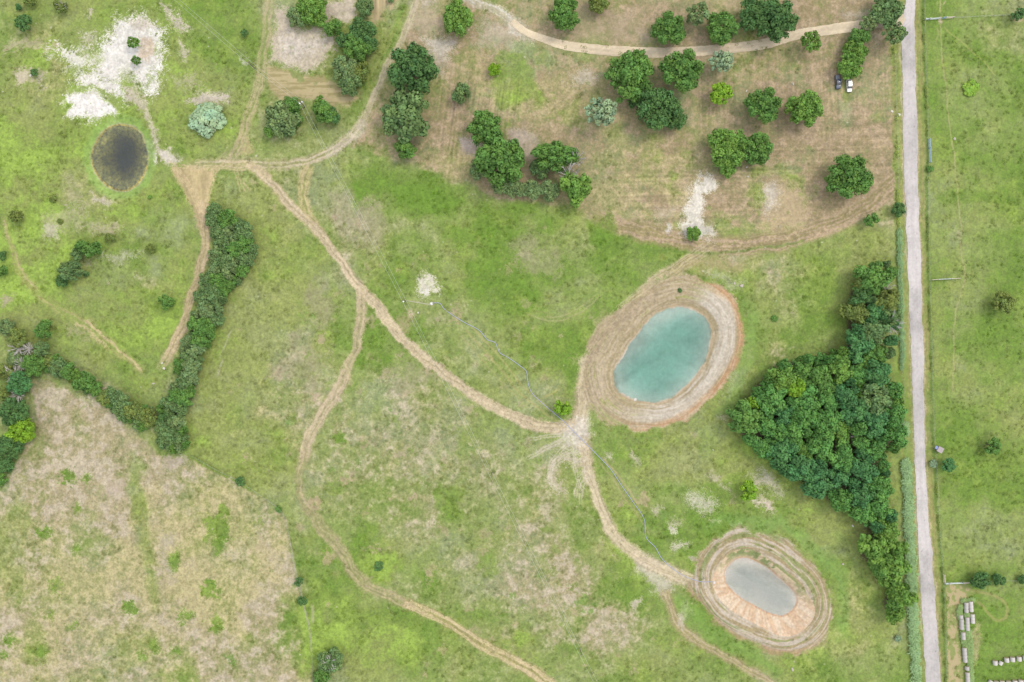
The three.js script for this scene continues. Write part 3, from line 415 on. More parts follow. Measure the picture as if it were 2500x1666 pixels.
// field edge and the trodden hay yard in the south-east
patch([[2308, 1428], [2362, 1424], [2380, 1450], [2352, 1470], [2340, 1500], [2344, 1560], [2352, 1680], [2312, 1680]], { soft: 4, warp: 2, broken: 5, grain: 7, a: 0.9 }, (k, a, x, y) => { const m = sstep(-0.2, 0.9, nC(x * 1.4, y * 0.8, 12) + 0.4 * nD(x, y, 5)); for (let c = 0; c < 3; c++) rgb[k * 3 + c] = lerp(rgb[k * 3 + c], lerp([206, 184, 146][c], [158, 166, 100][c], m), a); });
patch([[2370, 1520], [2384, 1540], [2392, 1600], [2376, 1640], [2368, 1600], [2372, 1560]], { soft: 5, broken: 6, grain: 9, a: 0.75 }, put([196, 182, 142]));
patch(tile(2230, 1050, [[70, 20], [105, 40], [95, 90], [70, 80]].map(([x, y]) => [x * 1, y * 1])), { soft: 2, a: 0.7 }, put([214, 198, 176]));

// single wheel ruts, pressed to bare pale earth
function ruts(pts, offsets, half, col, a, o = {}) {
  const line5 = smooth(pts, false, 12);
  for (const q of offsets) strip(line5.map(([x, y], i) => { const p = line5[Math.max(0, i - 1)], n = line5[Math.min(line5.length - 1, i + 1)], l = Math.hypot(n[0] - p[0], n[1] - p[1]) || 1; return [x - (n[1] - p[1]) / l * q, y + (n[0] - p[0]) / l * q]; }), half, { soft: 1.5, warp: 1.5, broken: 1.3, grain: 14, a, ...o }, put(col, 0.03));
}
ruts(tracks.diagonal, [-7, -3.5, 3.5, 7], 1.3, [224, 206, 174], 0.75);
ruts(tracks.diagonal.slice(0, 6), [-11, 11], 1.2, [214, 196, 150], 0.6, { fade1: 60 });
ruts(tracks.pondSouth, [-7, -2.5, 3, 8], 1.4, [226, 210, 180], 0.75);
ruts(tracks.loop.slice(2), [-5.5, 5.5], 1.5, [220, 206, 180], 0.7);
ruts(tracks.south.slice(0, 10), [-9, -5, 5, 9], 1.3, [214, 194, 162], 0.7);
ruts(tracks.south.slice(18), [-9, -5, 6, 10], 1.4, [226, 206, 164], 0.8);
ruts(tracks.spur, [-9, -5, 4, 9], 1.3, [210, 194, 146], 0.75);
ruts(tracks.north, [-9, -5, 4, 8], 1.3, [206, 190, 156], 0.55);
ruts(tracks.hedge, [-8, -3, 4, 8], 1.4, [218, 198, 164], 0.6);
ruts([[425, 412], [450, 440], [475, 480], [492, 520]], [-8, -4, 0, 5], 1.3, [220, 198, 156], 0.75); ruts([[528, 412], [515, 450], [505, 490], [500, 530]], [-5, 0, 4], 1.3, [220, 198, 156], 0.75); ruts([[420, 404], [470, 408], [530, 412], [620, 414]], [-3, 3], 1.6, [212, 192, 152], 0.7);
ruts([[530, 415], [560, 402], [610, 404], [650, 432]], [-4, 0, 4], 1.3, [212, 194, 150], 0.7); ruts([[590, 345], [600, 300], [622, 240], [640, 170]], [-10, -5, 0, 6], 1.2, [206, 188, 150], 0.6);
// the fan of ruts where the tracks meet by the turquoise pond
for (const pts of [[[1410, 1045], [1370, 1075], [1320, 1105], [1270, 1125]], [[1412, 1050], [1385, 1082], [1350, 1120], [1338, 1160], [1350, 1190]], [[1416, 1055], [1395, 1095], [1362, 1118], [1342, 1150], [1346, 1185], [1375, 1205]], [[1412, 1060], [1400, 1110], [1408, 1160], [1430, 1210]], [[1412, 1050], [1380, 1060], [1330, 1068], [1280, 1075]], [[1432, 1120], [1412, 1130], [1385, 1120], [1360, 1130], [1345, 1160]], [[1425, 1100], [1400, 1110], [1370, 1108]], [[1440, 1160], [1420, 1190], [1415, 1240]], [[1436, 1140], [1412, 1180], [1400, 1230]]]) ruts(pts, [-3, 3], 1.5, [216, 206, 186], 0.75, { fade1: 30 });
blob(1408, 1055, 30, 24, { soft: 8, broken: 9, grain: 8, a: 0.8 }, put([222, 214, 200]));
ruts([[1440, 860], [1462, 812], [1500, 770], [1545, 728], [1600, 688], [1660, 648], [1722, 604]], [-10, -4, 4, 10], 1.4, [214, 198, 170], 0.6);
ruts([[1430, 900], [1445, 960], [1480, 1010], [1540, 1035]], [-6, -2, 3], 1.3, [212, 192, 150], 0.6);
ruts(tracks.clay, [-5, 4], 1.4, [212, 192, 164], 0.6);
// ---- banks of the two new ponds: scored by the machine in rings round the water
function bank(outer, water, cols, o) {
  patch(outer, { soft: 4, warp: 4, ws: 40, broken: 3, grain: 12, a: 0.97, ...o }, (k, a, x, y) => {
    const s = -inside(water, x, y), w = s + 1.6 * nB(x, y, 90), ang = Math.atan2(y - o.cy, x - o.cx);
    const m = nB(w * 5 + 40, ang * 40 + 200, 24) + 0.22 * nC(x, y, 14), c3 = cols(s, ang, m, x, y), v = 1 + 0.04 * nD(x, y, 4);
    for (let c = 0; c < 3; c++) rgb[k * 3 + c] = lerp(rgb[k * 3 + c], c3[c] * v, a);
  });
}
const mix3 = (a, b, t) => [lerp(a[0], b[0], t), lerp(a[1], b[1], t), lerp(a[2], b[2], t)];
bank(greenBank, greenPond, (s, ang, m, x, y) => {
  const o = inside(greenBank, x, y), east = sstep(-1.25, -0.8, ang) * sstep(2.5, 1.6, ang);
  let c = mix3([178, 162, 128], [204, 186, 160], sstep(-1.2, 1.2, m));
  c = mix3(c, mix3([206, 194, 178], [222, 212, 200], sstep(-1, 1, m)), east * sstep(6, 22, s + 4 * m) * sstep(8, 20, o + 4 * m) * 0.9);
  c = mix3(c, mix3([200, 158, 120], [210, 184, 154], sstep(-0.8, 0.9, m)), east * sstep(26, 12, o - 3 * m));
  c = mix3(c, [160, 164, 98], sstep(0.9, 1.9, m + 0.6 * nA(x, y, 40)) * (1 - east) * 0.7);
  if (s > 0 && s < 9) c = mix3(c, [196, 172, 140], sstep(9, 2, s));
  return c;
}, { cx: 1620, cy: 862 });
strip(tile(1240, 550, [[930, 440], [1000, 480], [900, 560], [760, 690], [660, 760], [600, 860], [560, 940]]), [6, 10, 14, 14, 14, 12, 8], { soft: 8, broken: 6, a: 0.6 }, streaked([196, 178, 150], [170, 152, 124], 5));
bank(clayBank, clayPond, (s, ang, m, x, y) => {
  const ci = inside(clayCut, x, y), o = inside(clayBank, x, y);
  if (ci > -2) {
    const south = sstep(-0.5, 0.3, Math.sin(ang - 0.35) + 0.15);
    let c = mix3([228, 208, 174], [218, 192, 158], sstep(-1, 1, m));
    const comb = nB(ang * 260, s * 0.5, 26);
    c = mix3(c, mix3([238, 216, 192], [226, 194, 164], sstep(-0.8, 0.9, comb)), south);
    c = mix3(c, [210, 158, 122], sstep(5, 1.5, s) * 0.8);
    c = mix3(c, [134, 152, 92], (1 - south) * sstep(0.1, 1.1, nC(x, y, 16) + 0.7) * sstep(26, 6, ci) * 0.85);
    return c;
  }
  let c = mix3([178, 160, 124], [210, 196, 180], sstep(-0.9, 0.9, m));
  c = mix3(c, [146, 158, 96], sstep(0.3, 1.2, nB(s * 4 + 300, ang * 36, 24) + 0.25 * nC(x, y, 20)) * 0.75);
  c = mix3(c, [190, 158, 122], sstep(14, 4, o) * sstep(0.6, 1.2, ang) * 0.7);
  return c;
}, { cx: 1860, cy: 1436 });
// a damp green ring round the old pond and its stony brink
patch(darkPond, { soft: 6, warp: 4, in: -22, broken: 4, grain: 14, a: 0.75 }, put([156, 191, 98]));
patch(darkPond, { soft: 1.5, warp: 1.2, in: -3.5, broken: 1.6, grain: 8, a: 0.8 }, put([184, 178, 150]));
patch(darkPond, { soft: 1.2, warp: 0.6, in: -0.8 }, put([168, 154, 84], 0.14));
patch(greenPond, { soft: 5, warp: 1, in: -1 }, put([214, 208, 196], 0.02));
patch(clayPond, { soft: 3, warp: 1, in: -1 }, put([212, 196, 178], 0.02));
// grass belts that ring the clay pond
strip([[1700, 1296], [1770, 1270], [1850, 1268], [1920, 1290], [1975, 1330], [2030, 1385], [2056, 1440], [2058, 1520], [2040, 1580]], [12, 14, 16, 16, 16, 16, 15, 14, 10], { soft: 9, warp: 6, broken: 5, a: 0.55, fade0: 60, fade1: 60 }, put([132, 172, 84]));
strip([[1655, 1440], [1680, 1490], [1730, 1535], [1790, 1575], [1850, 1600], [1900, 1640]], [8, 16, 18, 18, 16, 10], { soft: 8, warp: 5, broken: 4, a: 0.6, fade0: 30 }, put([126, 166, 70]));
strip([[1830, 730], [1832, 820], [1815, 900], [1780, 970], [1730, 1030]], [16, 18, 16, 14, 12], { soft: 9, warp: 5, broken: 4, a: 0.5, fade0: 40, fade1: 40 }, put([136, 172, 86]));

strip([[1100, -30], [1156, 2], [1190, 16], [1227, 34], [1259, 54], [1300, 82]], [14, 13, 12, 13, 13, 9], { soft: 5, a: 0.9, broken: 5, grain: 9, fade1: 30 }, streaked([230, 224, 212], [196, 188, 162], 5));
patch(tile(1240, 0, [[0, 110], [60, 150], [150, 210], [190, 260], [80, 240], [0, 200]]), { soft: 5, broken: 7, grain: 8, a: 0.8 }, put([218, 210, 194]));
// ---- verges of the road: rough grass lines along the fences
const roadL = [[2214, -60], [2211, 0], [2204, 60], [2201, 107], [2203, 179], [2206, 357], [2213, 560], [2221, 760], [2226, 907], [2233, 1110], [2240, 1285], [2249, 1463], [2260, 1666], [2264, 1760]];
const roadR = [[2238, -60], [2234, 0], [2233, 60], [2234, 107], [2237, 179], [2240, 357], [2245, 560], [2251, 760], [2255, 907], [2259, 1110], [2270, 1285], [2283, 1463], [2296, 1666], [2301, 1760]];
const eastFence = [[2255, -60], [2255, 0], [2258, 154], [2260, 193], [2264, 340], [2265, 429], [2265, 557], [2269, 721], [2272, 836], [2274, 907], [2276, 996], [2278, 1064], [2285, 1160], [2290, 1249], [2294, 1320], [2301, 1406], [2305, 1535], [2308, 1666], [2310, 1760]];
const westFence = [[2183, 118], [2187, 250], [2192, 464], [2194, 550], [2197, 729], [2199, 871], [2205, 961], [2209, 1127], [2214, 1300], [2222, 1480], [2232, 1666], [2236, 1760]];
strip(westFence, 9, { soft: 4, broken: 3, a: 0.75 }, streaked([132, 164, 66], [152, 160, 86], 4));
strip(roadL.map(([x, y]) => [x - 6, y]), 6, { soft: 3, broken: 2, a: 0.8 }, streaked([140, 158, 78], [164, 164, 96], 3));
strip(roadR.map(([x, y]) => [x + 9, y]), 9, { soft: 4, broken: 2, a: 0.8 }, streaked([138, 156, 76], [168, 160, 100], 3));
strip(eastFence, 4, { soft: 2, broken: 2, a: 0.8 }, put([112, 140, 58]));
strip(roadL, 2.2, { soft: 2, broken: 2, grain: 8, a: 0.75 }, put([206, 190, 168])); strip(roadR, 2.6, { soft: 2, broken: 2, grain: 8, a: 0.75 }, put([208, 186, 158]));

// fallen leaves under the wood and the tree rows, painted dark for shade in gaps
const WOOD = [[2156, 632], [2123, 642], [2096, 668], [2074, 702], [2068, 745], [2068, 804], [2060, 835], [2037, 848], [1990, 856], [1949, 864], [1899, 886], [1855, 930], [1814, 982], [1783, 1026], [1790, 1056], [1818, 1084], [1866, 1118], [1892, 1150], [1936, 1178], [1977, 1202], [2017, 1213], [2024, 1248], [2063, 1242], [2094, 1268], [2119, 1298], [2104, 1336], [2106, 1369], [2134, 1395], [2142, 1423], [2163, 1440], [2150, 1484], [2165, 1512], [2184, 1522], [2214, 1518], [2226, 1479], [2226, 1428], [2217, 1364], [2214, 1326], [2191, 1300], [2184, 1244], [2186, 1198], [2176, 1165], [2170, 1122], [2214, 1085], [2206, 1046], [2220, 1013], [2202, 970], [2180, 905], [2180, 851], [2194, 816], [2194, 766], [2187, 683], [2178, 636]];
const ROW = [[512, 492], [500, 534], [516, 585], [507, 644], [482, 688], [477, 734], [462, 780], [440, 831], [420, 922], [400, 973], [374, 1006], [378, 1065], [386, 1100], [437, 1110], [466, 1090], [452, 1035], [450, 1004], [466, 980], [476, 939], [487, 882], [511, 841], [518, 821], [542, 778], [555, 722], [583, 695], [604, 654], [630, 603], [616, 562], [565, 516]];
const ARM = [[104, 868], [129, 862], [164, 884], [192, 909], [223, 916], [245, 952], [280, 944], [294, 974], [335, 984], [370, 998], [376, 1040], [345, 1055], [325, 1040], [284, 1022], [270, 996], [251, 994], [221, 962], [192, 960], [178, 938], [139, 921], [104, 904]];
const litterShade = (pts, k) => patch(pts.map(([x, y]) => [PX + (x - PX) * k, PY + (y - PY) * k]), { soft: 5, warp: 4, in: 16, broken: 4, grain: 12 }, put([106, 98, 70], 0.1));
litterShade(WOOD, 0.984); litterShade(ROW, 0.99); litterShade(ARM, 0.99);
// ---- the map itself
const pixels = new Uint8Array(NT * 4);
const enc = (v) => { v = clamp(v, 0, 0.8); return Math.round(255 * (v <= 0.0031308 ? v * 12.92 : 1.055 * Math.pow(v, 1 / 2.4) - 0.055)); };
const table = new Uint8Array(1024); for (let i = 0; i < 1024; i++) table[i] = enc(lin(i / 4) / K);
for (let k = 0; k < NT; k++) { for (let c = 0; c < 3; c++) pixels[k * 4 + c] = table[clamp(Math.round(rgb[k * 3 + c] * 4), 0, 1023)]; pixels[k * 4 + 3] = 255; }
const groundMap = new THREE.DataTexture(pixels, TW, TH, THREE.RGBAFormat);
groundMap.colorSpace = THREE.SRGBColorSpace; groundMap.magFilter = THREE.LinearFilter;
groundMap.wrapS = groundMap.wrapT = THREE.MirroredRepeatWrapping; groundMap.needsUpdate = true;
const groundMat = new THREE.MeshStandardMaterial({ map: groundMap, roughness: 0.95, name: 'turf_and_soil' });
const groundUV = (x, y) => [(x - GX0) / (GX1 - GX0), (y - GY0) / (GY1 - GY0)];
const groundColor = (x, y) => { const i = clamp(Math.floor((x - GX0) / TS), 0, TW - 1), j = clamp(Math.floor((y - GY0) / TS), 0, TH - 1), k = (j * TW + i) * 3; return [lin(rgb[k]) / K, lin(rgb[k + 1]) / K, lin(rgb[k + 2]) / K]; };

// ---------------------------------------------------------------- the setting
const taken = {};
function numbered(name) { const n = taken[name] = (taken[name] ?? -1) + 1; return n ? name + '_' + String(n).padStart(3, '0') : name; }
function tag(o, label, category, group, kind) { o.userData.label = label; o.userData.category = category; if (group) o.userData.group = group; if (kind) o.userData.kind = kind; return o; }
function top(o, name, label, category, group, kind) { o.name = numbered(name); tag(o, label, category, group, kind); scene.add(o); return o; }
function mesh(name, geo, mat, parent) { const m = new THREE.Mesh(geo, mat); m.castShadow = m.receiveShadow = true; m.name = name; if (parent) parent.add(m); return m; }
function sheet(position, uv, index) {
  const g = new THREE.BufferGeometry();
  g.setAttribute('position', new THREE.BufferAttribute(new Float32Array(position), 3));
  if (uv) g.setAttribute('uv', new THREE.BufferAttribute(new Float32Array(uv), 2));
  g.setIndex(index); g.computeVertexNormals(); return g;
}
{
  const p = new Float32Array(nx * ny * 3), uv = new Float32Array(nx * ny * 2), idx = new Uint32Array((nx - 1) * (ny - 1) * 6);
  let q = 0;
  for (let j = 0; j < ny; j++) for (let i = 0; i < nx; i++) { const k = j * nx + i; p[k * 3] = wx(gxs[i]); p[k * 3 + 1] = heights[k]; p[k * 3 + 2] = wz(gys[j]); const [u, v] = groundUV(gxs[i], gys[j]); uv[k * 2] = u; uv[k * 2 + 1] = v; if (i < nx - 1 && j < ny - 1) { idx[q++] = k; idx[q++] = k + nx; idx[q++] = k + 1; idx[q++] = k + 1; idx[q++] = k + nx; idx[q++] = k + nx + 1; } }
  const g = new THREE.BufferGeometry(); g.setAttribute('position', new THREE.BufferAttribute(p, 3)); g.setAttribute('uv', new THREE.BufferAttribute(uv, 2)); g.setIndex(new THREE.BufferAttribute(idx, 1)); g.computeVertexNormals();
  top(mesh('ground', g, groundMat), 'ground', 'patchy green and tan pasture with bare chalky soil', 'pasture', null, 'structure');
}
// a ribbon that lies on the land: left and right borders at each station, a few columns across
function ribbon(left, right, lift, across = 4, camber = 0) {
  const pos = [], uv = [], idx = [], w = across + 1;
  left.forEach((l, i) => { const r = right[i]; for (let c = 0; c <= across; c++) { const t = c / across, x = lerp(l[0], r[0], t), y = lerp(l[1], r[1], t); pos.push(wx(x), groundY(x, y) + lift + camber * Math.sin(Math.PI * t), wz(y)); uv.push(...groundUV(x, y)); if (i && c) { const k = i * w + c; idx.push(k - w - 1, k - 1, k - w, k - w, k - 1, k); } } });
  const g = sheet(pos, uv, idx);
  if (g.attributes.normal.getY(0) < 0) { const a = g.index.array; for (let i = 0; i < a.length; i += 3) { const t = a[i]; a[i] = a[i + 1]; a[i + 1] = t; } g.computeVertexNormals(); }
  return g;
}
function sides(pts, half, ragged = 0, seed = 1) {
  const c = new THREE.CatmullRomCurve3(pts.map(([x, y]) => new THREE.Vector3(x, y, 0)), false, 'centripetal'), n = Math.round(c.getLength() / 5), L = [], R = [], r = rng(seed);
  for (let i = 0; i <= n; i++) { const t = i / n, p = c.getPoint(t), d = c.getTangent(t), f = t * (pts.length - 1), a = Math.floor(f), h = Array.isArray(half) ? lerp(half[Math.min(a, half.length - 1)], half[Math.min(a + 1, half.length - 1)], f - a) : half; const ja = h + ragged * (r() - 0.5) * 2, jb = h + ragged * (r() - 0.5) * 2; L.push([p.x + d.y * ja, p.y - d.x * ja]); R.push([p.x - d.y * jb, p.y + d.x * jb]); }
  return [L, R];
}
for (const [key, half, label] of [
  ['loop', [12, 14, 16, 16, 16, 15, 13, 13, 11, 9, 8, 8, 8, 8, 8], 'pale dirt track curving north between the two old oaks and the copse'],
  ['diagonal', [7, 9, 11, 12, 12, 12, 12, 14, 14, 15, 15, 15, 14, 14, 15, 16, 17, 19, 21], 'long rutted dirt track running diagonally to the turquoise pond'],
  ['pondSouth', [15, 16, 17, 19, 16, 14, 13, 13, 13, 14, 15, 17, 19, 17], 'wide dirt track linking the turquoise pond and the clay pond'],
  ['south', [11, 12, 11, 11, 12, 12, 13, 14, 13, 12, 8, 9, 13, 15, 15, 14, 13, 13, 14, 13, 12, 12, 12, 12, 13, 13, 14], 'faint dirt track winding south through the middle pasture'],
  ['hedge', [12, 12, 12, 12, 11, 11, 11, 12, 12, 9], 'mown dirt track along the west side of the tree row'],
  ['west', [3, 4, 7, 8, 10, 11], 'short bare track at the western edge of the bright green pasture'],
  ['clay', [13, 12, 11, 10, 10, 10, 9, 9], 'dirt track passing south of the clay pond'],
]) { const [l, r] = sides(tracks[key], half, 1.2, key.length); top(mesh('', ribbon(l, r, 0.045, 3), groundMat), 'dirt_track', label, 'dirt track', null, 'structure'); }

// crushed limestone road
const speck = (w, h, base, fn) => { const d = new Uint8Array(w * h * 4); for (let j = 0; j < h; j++) for (let i = 0; i < w; i++) { const c = fn(i, j), k = (j * w + i) * 4; for (let q = 0; q < 3; q++) d[k + q] = enc(lin(base[q] * c) / K); d[k + 3] = 255; } const t = new THREE.DataTexture(d, w, h, THREE.RGBAFormat); t.colorSpace = THREE.SRGBColorSpace; t.magFilter = THREE.LinearFilter; t.wrapS = t.wrapT = THREE.RepeatWrapping; t.needsUpdate = true; return t; };
const resample = (pts, ys) => ys.map((y) => { let i = 0; while (i < pts.length - 2 && pts[i + 1][1] < y) i++; const t = (y - pts[i][1]) / (pts[i + 1][1] - pts[i][1]); return [lerp(pts[i][0], pts[i + 1][0], t), y]; });
{
  const ys = []; for (let y = -60; y <= 1760; y += 4) ys.push(y);
  const r = rng(31), L = resample(smooth(roadL, false, 30), ys).map(([x, y]) => [x + (r() - 0.5) * 1.3 + 1.0 * nA(x, y * 2, 90), y]), R = resample(smooth(roadR, false, 30), ys).map(([x, y]) => [x + (r() - 0.5) * 1.3 + 1.0 * nB(x, y * 2, 90), y]);
  const g = ribbon(L, R, 0.08, 10, 0.1), uv = g.attributes.uv, w = 11;
  for (let i = 0; i < ys.length; i++) for (let c = 0; c < w; c++) uv.setXY(i * w + c, c / 10, i * 4 / 640);
  const map = speck(64, 1024, [216, 210, 209], (i, j) => {
    const u = i / 64, y = j / 1024 * 640, wheel = Math.exp(-(((u - 0.27) / 0.08) ** 2)) + Math.exp(-(((u - 0.73) / 0.08) ** 2));
    const pot = Math.max(0, nD(u * 33 * 1.3, y, 7) - 1.9) * 0.13 * (0.3 + wheel);
    return 1 + 0.02 * nB(u * 60, y * 0.5, 24) + 0.018 * nD(u * 33, y, 4) + 0.022 * wheel + 0.022 * nA(u * 20, y, 90) - pot * 2.6 - 0.035 * Math.max(0, nC(u * 40, y, 60));
  });
  top(mesh('', g, new THREE.MeshStandardMaterial({ map, roughness: 0.95, name: 'crushed_limestone' })), 'road', 'straight pale crushed limestone road along the east side', 'road', null, 'structure');
}
const driveLine = [[1250, 50], [1280, 74], [1311, 88], [1347, 101], [1383, 111], [1454, 121], [1525, 126], [1597, 129], [1650, 128], [1704, 125], [1757, 120], [1811, 114], [1879, 103], [1931, 87], [2021, 73], [2092, 64], [2164, 52], [2210, 50]];
{
  const [l, r] = sides(driveLine, [8, 8.5, 9, 10, 11.5, 12.5, 12.5, 12.5, 12.5, 12, 12, 12, 12.5, 12.5, 12.5, 13, 13, 15], 0.7, 12);
  const g = ribbon(l, r, 0.07, 6, 0.06), uv = g.attributes.uv; for (let i = 0; i < l.length; i++) for (let c = 0; c < 7; c++) uv.setXY(i * 7 + c, c / 6, i * 5 / 320);
  const map = speck(48, 512, [236, 218, 188], (i, j) => { const u = i / 48, y = j / 512 * 320; return 1 + 0.02 * nB(u * 90, y * 0.35, 22) + 0.02 * nD(u * 25, y, 4) + 0.02 * nA(u * 25, y, 70); });
  top(mesh('', g, new THREE.MeshStandardMaterial({ map, roughness: 0.95, name: 'cream_gravel' })), 'driveway', 'cream gravel driveway curving from the road through the oaks', 'driveway', null, 'structure');
}
// water: painted streaks of reflected sky aside, its depth of colour comes from the bed below and what the water swallows
function pond(outline, level, depth, mat, label) {
  let cx = 0, cy = 0; for (const [x, y] of outline) { cx += x / outline.length; cy += y / outline.length; }
  const shape = new THREE.Shape(outline.map(([x, y]) => { const d = Math.hypot(x - cx, y - cy), k = (d + 6) / d; return new THREE.Vector2(wx(cx + (x - cx) * k), -wz(cy + (y - cy) * k)); }));
  const g = new THREE.ExtrudeGeometry(shape, { depth, bevelEnabled: false }); g.rotateX(-Math.PI / 2); g.translate(0, level - depth, 0);
  const pos = g.attributes.position, uv = new Float32Array(pos.count * 2); for (let i = 0; i < pos.count; i++) { uv[i * 2] = pos.getX(i) / 24; uv[i * 2 + 1] = pos.getZ(i) / 24; } g.setAttribute('uv', new THREE.BufferAttribute(uv, 2));
  top(mesh('', g, mat), 'pond_water', label, 'pond', null, 'structure');
}
const ripple = (() => { const d = new Uint8Array(256 * 256 * 4); for (let j = 0; j < 256; j++) for (let i = 0; i < 256; i++) { const v = clamp(128 + 30 * nD(i, j, 16) + 22 * nB(i * 2, j, 64), 0, 255); d.set([v, v, v, 255], (j * 256 + i) * 4); } const t = new THREE.DataTexture(d, 256, 256); t.wrapS = t.wrapT = THREE.RepeatWrapping; t.magFilter = THREE.LinearFilter; t.needsUpdate = true; return t; })();
// pale streaks of reflected sky painted into the water colour, with silty tone
const skyStreaks = (amp, turn, times = 0.42) => { const d = new Uint8Array(256 * 256 * 4); for (let j = 0; j < 256; j++) for (let i = 0; i < 256; i++) { const u = i * Math.cos(turn) + j * Math.sin(turn), w = -i * Math.sin(turn) + j * Math.cos(turn), v = clamp(1 - amp * 1.4 + amp * (nA(u * 0.28, w, 60) + 0.5 * nC(u * 0.2, w, 22) + 0.25 * nD(i, j, 6)), 0, 1); d.set([255 * v, 255 * Math.min(1, v + amp * 0.3), 255 * Math.min(1, v + amp * 0.2), 255], (j * 256 + i) * 4); } const t = new THREE.DataTexture(d, 256, 256); t.wrapS = t.wrapT = THREE.MirroredRepeatWrapping; t.magFilter = THREE.LinearFilter; t.repeat.set(times, times); t.needsUpdate = true; return t; };
const waterMat = (name, color, through, att, dist, rough, bump, streakMap) => new THREE.MeshPhysicalMaterial({ name, color, transmission: through, thickness: 1, ior: 1.33, roughness: rough, attenuationColor: att, attenuationDistance: dist, bumpMap: ripple, bumpScale: bump, map: streakMap });
pond(darkPond, WATER.dark, 4, waterMat('peaty_water', new THREE.Color().setRGB(0.74, 0.86, 0.84), 0.95, new THREE.Color().setRGB(0.52, 0.48, 0.2), 1.15, 0.06, 0.03, skyStreaks(0.05, 0.5)), 'dark old pond with amber shallows beside the bare chalk');
pond(greenPond, WATER.green, 4, waterMat('milky_turquoise_water', new THREE.Color().setRGB(0.76, 1, 0.95), 0.88, new THREE.Color().setRGB(0.5, 0.86, 0.79), 1.35, 0.08, 0.03, skyStreaks(0.11, -0.6)), 'turquoise pond inside a bare earth bank');
pond(clayPond, WATER.clay, 4, waterMat('silty_water', new THREE.Color().setRGB(0.97, 0.98, 0.95), 0.8, new THREE.Color().setRGB(0.56, 0.66, 0.63), 1.2, 0.08, 0.03, skyStreaks(0.1, 0.5, 0.9)), 'small grey silty pond in an orange clay pit');
